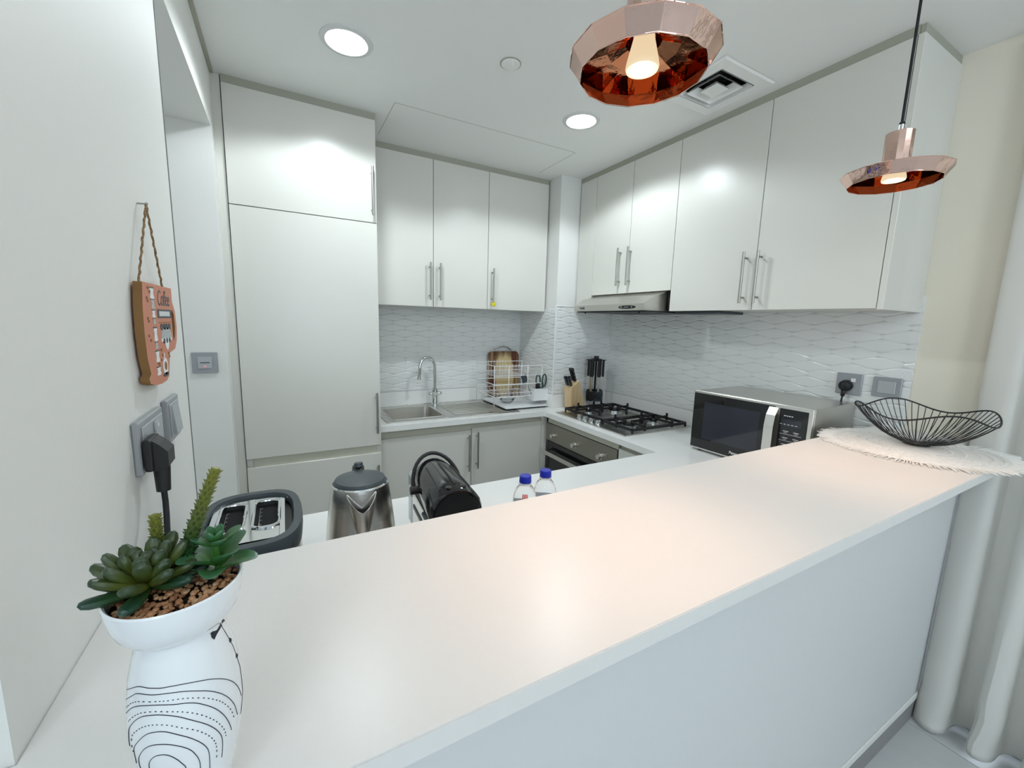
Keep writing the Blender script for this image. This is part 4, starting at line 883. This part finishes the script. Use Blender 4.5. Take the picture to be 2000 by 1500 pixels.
g = G(); g.add(lip + mid + root, [(r * 17 + k, r * 17 + k + 1, (r + 1) * 17 + k + 1, (r + 1) * 17 + k) for r in range(2) for k in range(16)], True); obj('spout', g, 'steel', t)
mo = [Vector(((kr(0.17) + 0.0012) * math.cos(phi + q * 0.30), (kr(0.17) + 0.0012) * math.sin(phi + q * 0.30), 0.176 - 0.006 * (1 - q * q))) for q in (-1, -0.5, 0, 0.5, 1)]
mo2 = [v + Vector((c_, s_, 0)) * (0.002 + 0.014 * (1 - abs(q))) - Vector((0, 0, 0.004)) for v, q in zip(mo, (-1, -0.5, 0, 0.5, 1))]
g = G(); g.add(mo + mo2, [(k, k + 1, 6 + k, 5 + k) for k in range(4)]); obj('spout_mouth', g, 'dark', t)
obj('spout_lip', G().tube(lip, 0.0011, 6), 'chrome', t)
hp = Vector((-c_, -s_, 0))
hpt = [hp * 0.058 + Vector((0, 0, 0.208)), hp * 0.075 + Vector((0, 0, 0.213)), hp * 0.098 + Vector((0, 0, 0.208)), hp * 0.120 + Vector((0, 0, 0.18)), hp * 0.124 + Vector((0, 0, 0.13)), hp * 0.110 + Vector((0, 0, 0.07)), hp * 0.082 + Vector((0, 0, 0.05))]
obj('handle', G().tube(hpt, [0.011, 0.014, 0.015, 0.013, 0.013, 0.012, 0.010], 12), 'blackm', t)
obj('lid_button', G().cyl(tuple(hp * 0.070 + Vector((0, 0, 0.222))), tuple(hp * 0.071 + Vector((0, 0, 0.232))), 0.011, 18, 0.010), 'dgrey', t)
# coffee machine
t = thing('coffee_machine', 'glossy black capsule coffee machine with a loop lever between kettle and bottles', 'coffee machine', (0.325, 0.93, ZW), math.radians(-4))
g = G(); secs = []
def arch(y, r, zc_, zb, n=18, wb=None):
    wb = wb or r; pts = []
    for k in range(n + 1):
        a = PI * k / n; pts.append((r * math.cos(a), y, zc_ + r * math.sin(a)))
    return pts
# head: horizontal barrel from back to front
def barrel(y, r, zc_, n=28): return [(r * math.cos(2 * PI * k / n), y, zc_ + r * math.sin(2 * PI * k / n)) for k in range(n)]
hr = [barrel(0.095, 0.040, 0.182), barrel(0.085, 0.049, 0.182), barrel(0.02, 0.054, 0.181), barrel(-0.06, 0.058, 0.176), barrel(-0.125, 0.060, 0.172), barrel(-0.135, 0.056, 0.171)]
obj('head', loft(G(), hr, True, True, False), 'black', t)
obj('head_face', loft(G(), [barrel(-0.135, 0.056, 0.171), barrel(-0.131, 0.050, 0.170)], True, False, True), 'blackg', t)
for a in (55, 90, 125):
    an = math.radians(a); obj('head_groove', G().tube([(0.0535 * math.cos(an), 0.03, 0.181 + 0.0545 * math.sin(an)), (0.0588 * math.cos(an), -0.07, 0.176 + 0.0588 * math.sin(an)), (0.0598 * math.cos(an), -0.108, 0.1735 + 0.0598 * math.sin(an))], 0.0022, 6), 'blackm', t)
obj('capsule_button', G().ball((-0.016, -0.118, 0.231), 0.008, 10, 6, (1, 1, 0.35)).ball((0.016, -0.118, 0.231), 0.008, 10, 6, (1, 1, 0.35)), 'blackm', t)
obj('body', G().box(-0.048, 0.048, -0.055, 0.150, 0.0003, 0.155, 0.012), 'black', t)
for q in (-1, 1): obj('side_panel', G().box(q * 0.0515, q * 0.0475, -0.045, 0.10, 0.03, 0.14, 0.002), 'steel', t)
obj('side_stripe', G().box(-0.0535, -0.0515, -0.03, 0.085, 0.10, 0.112, 0.001), 'blackm', t)
obj('outlet', G().box(-0.030, 0.030, -0.128, -0.058, 0.100, 0.122, 0.008), 'black', t)
obj('cup_tray', G().box(-0.056, 0.080, -0.160, -0.020, 0.128, 0.140, 0.006), 'dgrey', t)
obj('drip_tray', G().box(-0.05, 0.05, -0.165, -0.055, 0.0003, 0.035, 0.01), 'blackm', t)
obj('water_tank', G().box(-0.044, 0.044, 0.151, 0.205, 0.01, 0.165, 0.01), 'tank', t)
lp = []
for k in range(17):
    a = PI * k / 16; lp.append((0.062 * math.cos(a), 0.030 + 0.072 * math.sin(a) ** 0.9, 0.172 + 0.068 * math.sin(a)))
obj('lever', G().tube(lp, 0.0050, 10), 'blackm', t)
for s_ in (-1, 1): obj('pivot', G().cyl((s_ * 0.052, 0.030, 0.172), (s_ * 0.071, 0.030, 0.172), 0.010, 16), 'blackm', t)
# bottles
for i, (x, y, lb) in enumerate([(0.516, 0.846, 'clear water bottle with blue cap nearer the coffee machine'), (0.584, 0.857, 'clear water bottle with blue cap to the right of its twin')]):
    t = thing('water_bottle', lb, 'bottle', (x, y, ZW), 0.3 * i, 'small water bottles on the counter')
    pf = [(0.0, 0.0005), (0.026, 0.0005), (0.0295, 0.006), (0.030, 0.03), (0.0285, 0.034), (0.030, 0.038), (0.030, 0.12), (0.0300, 0.130), (0.0300, 0.150), (0.0280, 0.164), (0.0230, 0.178), (0.0155, 0.188), (0.0125, 0.191), (0.0125, 0.200)]
    obj('bottle_body', G().lathe(pf, 32), 'pet', t)
    obj('cap', G().lathe([(0.0, 0.213), (0.0135, 0.213), (0.0150, 0.211), (0.0155, 0.196), (0.0135, 0.196)], 28), 'cap', t)
    obj('collar', G().lathe([(0.0128, 0.1900), (0.0165, 0.1905), (0.0165, 0.1925), (0.0128, 0.193)], 24), 'white', t)
    obj('label_band', G().lathe([(0.0304, 0.080), (0.0304, 0.140)], 32), 'white', t)
    lbm = G()
    for q in range(8):
        a0_ = -3.2 + q * 0.13; a1_ = a0_ + 0.13; vs = []
        for a in (a0_, a1_): vs += [(0.0306 * math.cos(a), 0.0306 * math.sin(a), 0.100), (0.0306 * math.cos(a), 0.0306 * math.sin(a), 0.151 - 0.010 * abs(a + 2.9))]
        lbm.add(vs, [(0, 2, 3, 1)])
    obj('label_print', lbm, 'labelb', t)
    lr = G()
    for q in range(4):
        a0_ = -2.35 + q * 0.13; vs = []
        for a in (a0_, a0_ + 0.10): vs += [(0.0287 * math.cos(a), 0.0287 * math.sin(a), 0.1615 + 0.001 * (q % 2)), (0.0252 * math.cos(a), 0.0252 * math.sin(a), 0.1730 - 0.001 * (q % 2))]
        lr.add(vs, [(0, 2, 3, 1)])
    if i == 0: obj('crest_print', lr, 'labelr', t)

# ------------------------------------------------------------------ placemat and wire bowl
MX, MY = 1.815, 0.512
t = thing('placemat', 'round white woven cotton placemat with fringe at the right end of the bar', 'placemat', (MX, MY, ZB))
obj('cloth', G().lathe([(0.0, 0.0004), (0.215, 0.0004), (0.218, 0.002), (0.215, 0.0036), (0.0, 0.0030)], 64), 'cotton', t)
for rr in (0.200, 0.176, 0.150, 0.12, 0.09):
    P = []
    for k in range(120):
        a = 2 * PI * k / 120; P.append(((rr + 0.0025 * math.sin(k * 2.1)) * math.cos(a), (rr + 0.0025 * math.sin(k * 2.1)) * math.sin(a), 0.0040 + 0.001 * math.cos(k * 2.1)))
    obj('braid', G().tube(P, 0.0026 if rr > 0.16 else 0.0018, 5, closed=True), 'cotton', t)
fg = G(); rnd = random.Random(3)
for k in range(210):
    a = 2 * PI * k / 210 + rnd.uniform(-0.01, 0.01); L = rnd.uniform(0.030, 0.052); b_ = a + rnd.uniform(-0.12, 0.12); z = rnd.uniform(0.0022, 0.004)
    p0 = Vector((0.213 * math.cos(a), 0.213 * math.sin(a), 0.0025)); p2 = p0 + Vector((math.cos(b_), math.sin(b_), 0)) * L; p1 = (p0 + p2) / 2
    p1.z = 0.004; p2.z = z
    if MX + p2.x > (XR - 0.02 if MY + p2.y > 0.47 else 2.05): continue
    fg.tube([p0, p1, p2], [0.0022, 0.0020, 0.0015], 5)
o = obj('fringe', fg, 'cotton', t); o['kind'] = 'stuff'
t = thing('wire_bowl', 'black wire fruit bowl with a wavy rim on the white placemat', 'bowl', (1.866, 0.520, ZB + 0.0060))
NW = 56
def rimp(a): return (0.174 * math.cos(a), 0.174 * math.sin(a), 0.114 - 0.016 * math.cos(4 * a + 0.30))
obj('rim', G().tube([rimp(2 * PI * k / 96) for k in range(96)], 0.0026, 8, closed=True), 'bwire', t)
obj('base_ring', G().tube([(0.034 * math.cos(2 * PI * k / 40), 0.034 * math.sin(2 * PI * k / 40), 0.0016) for k in range(40)], 0.0018, 6, closed=True), 'bwire', t)
obj('base_hub', G().lathe([(0, 0.001), (0.008, 0.001), (0.009, 0.003), (0, 0.004)], 16), 'bwire', t)
for k in range(NW):
    a = 2 * PI * k / NW; R_ = rimp(a); pts = []
    for j in range(9):
        s_ = j / 8; r = 0.008 + (0.174 - 0.008) * s_; zz = 0.002 + (R_[2] - 0.002) * (s_ ** 2.1); pts.append((r * math.cos(a), r * math.sin(a), zz))
    obj('wire', G().tube(pts, 0.00125, 5), 'bwire', t)

# ------------------------------------------------------------------ potted succulents
VX, VY = -0.075, 0.350
t = thing('succulent_planter', 'white ceramic vase-shaped planter with line drawing and artificial succulents at bottom left', 'planter', (VX, VY, ZB))
prof = [(0.0, 0.0004), (0.0170, 0.0004), (0.0190, 0.003), (0.0230, 0.020), (0.0290, 0.045), (0.0333, 0.070), (0.0343, 0.085), (0.0336, 0.105), (0.0310, 0.125), (0.0272, 0.142), (0.0250, 0.1505), (0.0255, 0.1520), (0.0310, 0.1560), (0.0352, 0.162), (0.0380, 0.170), (0.0394, 0.179), (0.0398, 0.184), (0.0388, 0.1852), (0.0375, 0.184), (0.0360, 0.174), (0.030, 0.168)]
obj('pot', G().lathe(prof, 72), 'ceramic', t)
obj('soil', G().lathe([(0.0, 0.1765), (0.0366, 0.1755)], 40), 'soil', t)
def prad(z):
    for (r0_, z0_), (r1_, z1_) in zip(prof[:10], prof[1:11]):
        if z0_ <= z <= z1_ and z1_ > z0_: return r0_ + (r1_ - r0_) * (z - z0_) / (z1_ - z0_)
    return 0.02
def sp_pt(ph, z, e=0.00012): r = prad(z) + e; return (r * math.cos(ph), r * math.sin(ph), z)
def smooth_path(K, m=8):
    out = []; n = len(K)
    for i in range(n - 1):
        p0, p1, p2, p3 = K[max(i - 1, 0)], K[i], K[i + 1], K[min(i + 2, n - 1)]
        for j in range(m):
            q = j / m; out.append(tuple(0.5 * (2 * p1[c] + (p2[c] - p0[c]) * q + (2 * p0[c] - 5 * p1[c] + 4 * p2[c] - p3[c]) * q * q + (3 * p1[c] - p0[c] - 3 * p2[c] + p3[c]) * q ** 3) for c in (0, 1)))
    return out + [K[-1]]
DRAW = [(0, [(-2.766, 0.1208), (-2.338, 0.1282), (-2.021, 0.1283), (-1.816, 0.1277), (-1.592, 0.1272), (-1.313, 0.1252), (-1.026, 0.1212), (-0.819, 0.1165), (-0.639, 0.1108), (-0.463, 0.1027), (-0.318, 0.0932), (-0.233, 0.0836)]),
        (0, [(-2.756, 0.1141), (-2.485, 0.1207), (-2.287, 0.1242), (-1.926, 0.124), (-1.653, 0.1232), (-1.399, 0.1208), (-1.147, 0.116), (-0.962, 0.1109), (-0.787, 0.1038), (-0.632, 0.0949), (-0.512, 0.0849), (-0.416, 0.0734)]),
        (1, [(-2.68, 0.1102), (-2.47, 0.1161), (-2.251, 0.1191), (-1.928, 0.1194), (-1.733, 0.1186), (-1.515, 0.1173), (-1.304, 0.1143), (-1.073, 0.1088), (-0.888, 0.1019), (-0.744, 0.0942), (-0.611, 0.0838), (-0.514, 0.0722)]),
        (0, [(-2.689, 0.1058), (-2.461, 0.1128), (-2.222, 0.1164), (-1.888, 0.117), (-1.556, 0.1144), (-1.347, 0.1117), (-1.175, 0.1072), (-0.982, 0.099), (-0.831, 0.0897), (-0.699, 0.0781), (-0.606, 0.067)]),
        (1, [(-2.578, 0.1019), (-2.382, 0.1081), (-2.192, 0.1118), (-1.929, 0.1128), (-1.668, 0.1107), (-1.462, 0.1075), (-1.262, 0.102), (-1.075, 0.094), (-0.933, 0.0856), (-0.806, 0.0754), (-0.751, 0.0667)]),
        (0, [(-2.616, 0.0822), (-2.596, 0.0942), (-2.413, 0.1032), (-2.213, 0.1088), (-2.031, 0.1104), (-1.814, 0.1099), (-1.569, 0.1062), (-1.373, 0.1001), (-1.14, 0.0908), (-0.981, 0.0817), (-0.868, 0.0721), (-0.823, 0.0624), (-0.823, 0.0504)]),
        (1, [(-2.505, 0.0796), (-2.485, 0.0916), (-2.304, 0.0988), (-2.122, 0.1028), (-1.933, 0.1038), (-1.716, 0.1018), (-1.518, 0.0969), (-1.305, 0.0904), (-1.139, 0.0824), (-1.012, 0.0729), (-0.956, 0.0634), (-0.956, 0.0514)]),
        (0, [(-2.478, 0.0703), (-2.458, 0.0823), (-2.296, 0.0907), (-2.112, 0.0967), (-1.943, 0.0985), (-1.76, 0.0974), (-1.561, 0.0923), (-1.368, 0.0854), (-1.204, 0.076), (-1.118, 0.0674), (-1.095, 0.0572), (-1.095, 0.0452)]),
        (0, [(-2.393, 0.0623), (-2.373, 0.0743), (-2.282, 0.081), (-2.132, 0.0869), (-1.961, 0.0891), (-1.76, 0.088), (-1.577, 0.084), (-1.419, 0.0774), (-1.326, 0.0698), (-1.28, 0.0625), (-1.274, 0.056), (-1.274, 0.044)]),
        (0, [(-2.163, 0.0583), (-2.143, 0.0703), (-2.105, 0.0756), (-1.991, 0.0798), (-1.852, 0.0806), (-1.733, 0.0783), (-1.622, 0.073), (-1.549, 0.0674), (-1.515, 0.063), (-1.515, 0.051)])]
for dash, K in DRAW:
    P = [sp_pt(*p) for p in smooth_path(K)]; g = G()
    if dash:
        for k in range(0, len(P) - 2, 3): g.tube([P[k], P[k + 1], P[k + 2]][:2], 0.0003, 5)
    else: g.tube(P, 0.00026, 5)
    obj('painted_line', g, 'ink', t)
obj('painted_line', G().tube([sp_pt(*p) for p in smooth_path([(-0.33, 0.1465), (-0.27, 0.139), (-0.214, 0.131), (-0.14, 0.1155), (-0.107, 0.105), (-0.105, 0.0925), (-0.15, 0.080), (-0.25, 0.068)])], 0.0002, 5), 'ink', t)
for q, zz in ((-0.212, 0.1313), (-0.138, 0.1157)):
    obj('painted_dot', G().ball(sp_pt(q, zz, -0.0004), 0.0016, 10, 8, (0.9, 0.9, 1.3)), 'ink', t)
def patch(pp):
    vs = [sp_pt(a, z, 0.0003) for a, z in pp]; g = G(); g.add(vs, [tuple(range(len(vs)))]); obj('painted_bow', g, 'ink', t)
patch([(-0.34, 0.1478), (-0.40, 0.1462), (-0.56, 0.1450), (-0.675, 0.1430), (-0.725, 0.1455), (-0.715, 0.1490)]); patch([(-0.365, 0.1490), (-0.335, 0.1494), (-0.30, 0.1465), (-0.35, 0.1455)]); patch([(-0.30, 0.1475), (-0.15, 0.1500), (-0.09, 0.1462)])
# gravel
pg = G(); rnd = random.Random(5)
for k in range(340):
    rr = 0.036 * math.sqrt(rnd.random()); a = rnd.uniform(0, 2 * PI); s_ = rnd.uniform(0.0012, 0.0024)
    pg.ball((rr * math.cos(a), rr * math.sin(a), 0.1775 + rnd.uniform(0, 0.003) + 0.002 * (1 - rr / 0.036)), s_, 6, 4, (rnd.uniform(0.8, 1.3), rnd.uniform(0.8, 1.3), rnd.uniform(0.6, 1)))
o = obj('gravel', pg, 'pebble', t); o['kind'] = 'stuff'
def leaf(L, W, T, curl=0.25, wide=0.62, n=9, m=10, cup=0.0, tip=0.25):
    """plump leaf along +z starting at origin, curving towards +x"""
    rings = []; A = []
    for i in range(n + 1):
        s_ = (i / n) if i < n - 3 else 1 - (1 - (n - 3) / n) * ((n - i) / 3) ** 2; w2 = W / 2 * (0.38 + 0.62 * math.sin(min(1, s_ / wide) * PI / 2)) if s_ < wide else W / 2 * math.sqrt(max(0.0, 1 - ((s_ - wide) / (1 - wide)) ** 2))
        w2 = max(w2, 0.00005); t2 = T / 2 * (w2 / (W / 2)) ** 0.7
        cx, cz = curl * L * s_ * s_, L * s_ * (1 - 0.15 * curl * s_)
        ring_ = []
        for k in range(m):
            a = 2 * PI * k / m; yy = w2 * math.cos(a); ring_.append((cx + t2 * math.sin(a) - cup * (yy / (W / 2)) ** 2 * W, yy, cz))
        rings.append(ring_); A += [s_] * m
    g = G(); vs = [p for r in rings for p in r]
    g.add(vs, [(i * m + k, i * m + (k + 1) % m, (i + 1) * m + (k + 1) % m, (i + 1) * m + k) for i in range(n) for k in range(m)], True, A)
    return g
def put_leaf(g, mname, parent, base, yaw_, tilt):
    """tilt from vertical, outwards along yaw"""
    mtx = Matrix.Translation(base) @ Matrix.Rotation(yaw_, 4, 'Z') @ Matrix.Rotation(tilt, 4, 'Y'); g.xf(mtx); return obj('leaf', g, mname, parent)
rnd = random.Random(11)
ro = obj('rosette', G().lathe([(0.0, 0.183), (0.004, 0.184), (0.004, 0.196), (0.0, 0.2)], 10), 'leafa', t); ro.location = (-0.0155, 0.003, 0.0)
for (cnt, tilt, L, W, zb_, mt, ph_) in [(7, 1.46, 0.031, 0.0115, 0.185, 'leafd', 0.2), (8, 1.15, 0.032, 0.0115, 0.187, 'leafa', 0.55), (8, 0.80, 0.029, 0.0110, 0.189, 'leafa', 0.0), (6, 0.45, 0.025, 0.0105, 0.190, 'leafa', 0.4), (3, 0.15, 0.021, 0.0095, 0.191, 'leafa', 0.9)]:
    for k in range(cnt):
        a = ph_ + 2 * PI * k / cnt + rnd.uniform(-0.12, 0.12)
        put_leaf(leaf(L * rnd.uniform(0.9, 1.1), W, 0.0075, -0.10, 0.72), mt, ro, (0.003 * math.cos(a), 0.003 * math.sin(a), zb_), a, tilt + rnd.uniform(-0.1, 0.1))
ro2 = obj('rosette', G().lathe([(0.0, 0.183), (0.002, 0.184), (0.002, 0.206), (0.0, 0.209)], 8), 'leafb', t); ro2.location = (0.0235, 0.006, 0.0)
for (cnt, tilt, L, W, zb_, ph_, cr_) in [(4, 1.25, 0.026, 0.0190, 0.185, -0.15, 0.12), (4, 0.85, 0.025, 0.0180, 0.189, 0.65, 0.15), (4, 1.15, 0.016, 0.0115, 0.204, 0.3, -0.15), (4, 0.55, 0.011, 0.0075, 0.206, 1.0, -0.2)]:
    for k in range(cnt):
        a = ph_ + 2 * PI * k / cnt + rnd.uniform(-0.15, 0.15)
        put_leaf(leaf(L * rnd.uniform(0.9, 1.1), W, 0.0022, cr_, 0.50, cup=0.22), 'leafb', ro2, (0.002 * math.cos(a), 0.002 * math.sin(a), zb_), a, tilt + rnd.uniform(-0.1, 0.1))
def spiky(p0, p1, bend, r0_, r1_, rows, name):
    P0, P1 = Vector(p0), Vector(p1); pts = []
    for k in range(13):
        q = k / 12; pts.append(P0.lerp(P1, q) + Vector(bend) * math.sin(q * PI))
    o = obj('stem', G().tube(pts, [r0_ + (r1_ - r0_) * (k / 12) for k in range(13)], 8), 'stem', t)
    g = G(); 
    for i in range(rows):
        q = i / rows; kk = q * 12; i0 = min(int(kk), 11); c = pts[i0].lerp(pts[i0 + 1], kk - i0); d = (pts[i0 + 1] - pts[i0]).normalized(); rr = r0_ + (r1_ - r0_) * q
        tt = d.orthogonal().normalized(); qq = d.cross(tt)
        for j in range(6):
            a = 2 * PI * (j + 0.5 * (i % 2)) / 6; n_ = math.cos(a) * tt + math.sin(a) * qq; s3 = n_.cross(d)
            b0 = c + n_ * rr * 0.75; tip_ = c + n_ * (rr + 0.0024) + d * 0.0026; w3 = rr * 0.42
            g.add([b0 - s3 * w3, b0 + s3 * w3, b0 - d * 0.0012 + n_ * 0.0006, b0 + d * 0.0022, tip_], [(0, 2, 4), (2, 1, 4), (1, 3, 4), (3, 0, 4), (0, 3, 1, 2)], False, [q] * 5)
    s_ = obj('spikes', g, 'stem', o); s_['kind'] = 'stuff'
spiky((-0.001, 0.010, 0.180), (0.0275, 0.006, 0.2635), (-0.0020, 0, -0.002), 0.0056, 0.0026, 24, 'a')
spiky((-0.0125, 0.016, 0.180), (-0.0120, 0.0165, 0.2310), (0, 0, 0), 0.0040, 0.0022, 17, 'b')

# ------------------------------------------------------------------ curtain
t = thing('curtain', 'long off-white linen curtain hanging in folds at the right edge', 'curtain', (0, 0, 0))
ys = [0.445 - k * 0.0068 for k in range(300)]; zs = [0.012, 0.03, 0.06, 0.10, 0.15, 0.22, 0.35, 0.55, 0.8, 1.05, 1.3, 1.6, 1.9, 2.2, 2.38]
vs = []; rnd = random.Random(2)
for z in zs:
    h = z / 2.38; amp = 0.026 + 0.026 * (1 - h) ** 2; fl_ = 0.012 * math.exp(-z / 0.12)
    for i, y in enumerate(ys):
        ph_ = (y - 0.385) / 0.112 * 2 * PI * (0.42 if y > 0.385 else 1) + 0.35 * math.sin(y * 9 + 1.0) + 0.25 * math.sin(z * 2.0 + y * 3) * (1 - h)
        x = 2.134 - (amp + fl_) * (1 + math.cos(ph_)) - 0.006 * math.sin(2 * ph_ + z * 3) + 0.004 * math.sin(z * 11 + y * 30) * math.exp(-z / 0.5)
        yy = y + 0.010 * math.sin(2 * ph_) * (1 - 0.3 * h) + (0.012 * math.sin(z * 30) * math.exp(-z / 0.15) if z < 0.4 else 0) * math.cos(ph_)
        vs.append((min(x, XR - 0.004), min(yy, 0.443), z + 0.008 * (1 - math.cos(ph_)) * math.exp(-z / 0.05)))
nY = len(ys)
fs = [(r * nY + i, r * nY + i + 1, (r + 1) * nY + i + 1, (r + 1) * nY + i) for r in range(len(zs) - 1) for i in range(nY - 1)]
o = obj('drape', G().add(vs, fs, True), 'curtain', t)
so = o.modifiers.new('solid', 'SOLIDIFY'); so.thickness = 0.002
obj('curtain_track', G().box(2.05, 2.12, -1.8, 0.44, ZC - 0.02, ZC - 0.0002, 0.002), 'white', t)
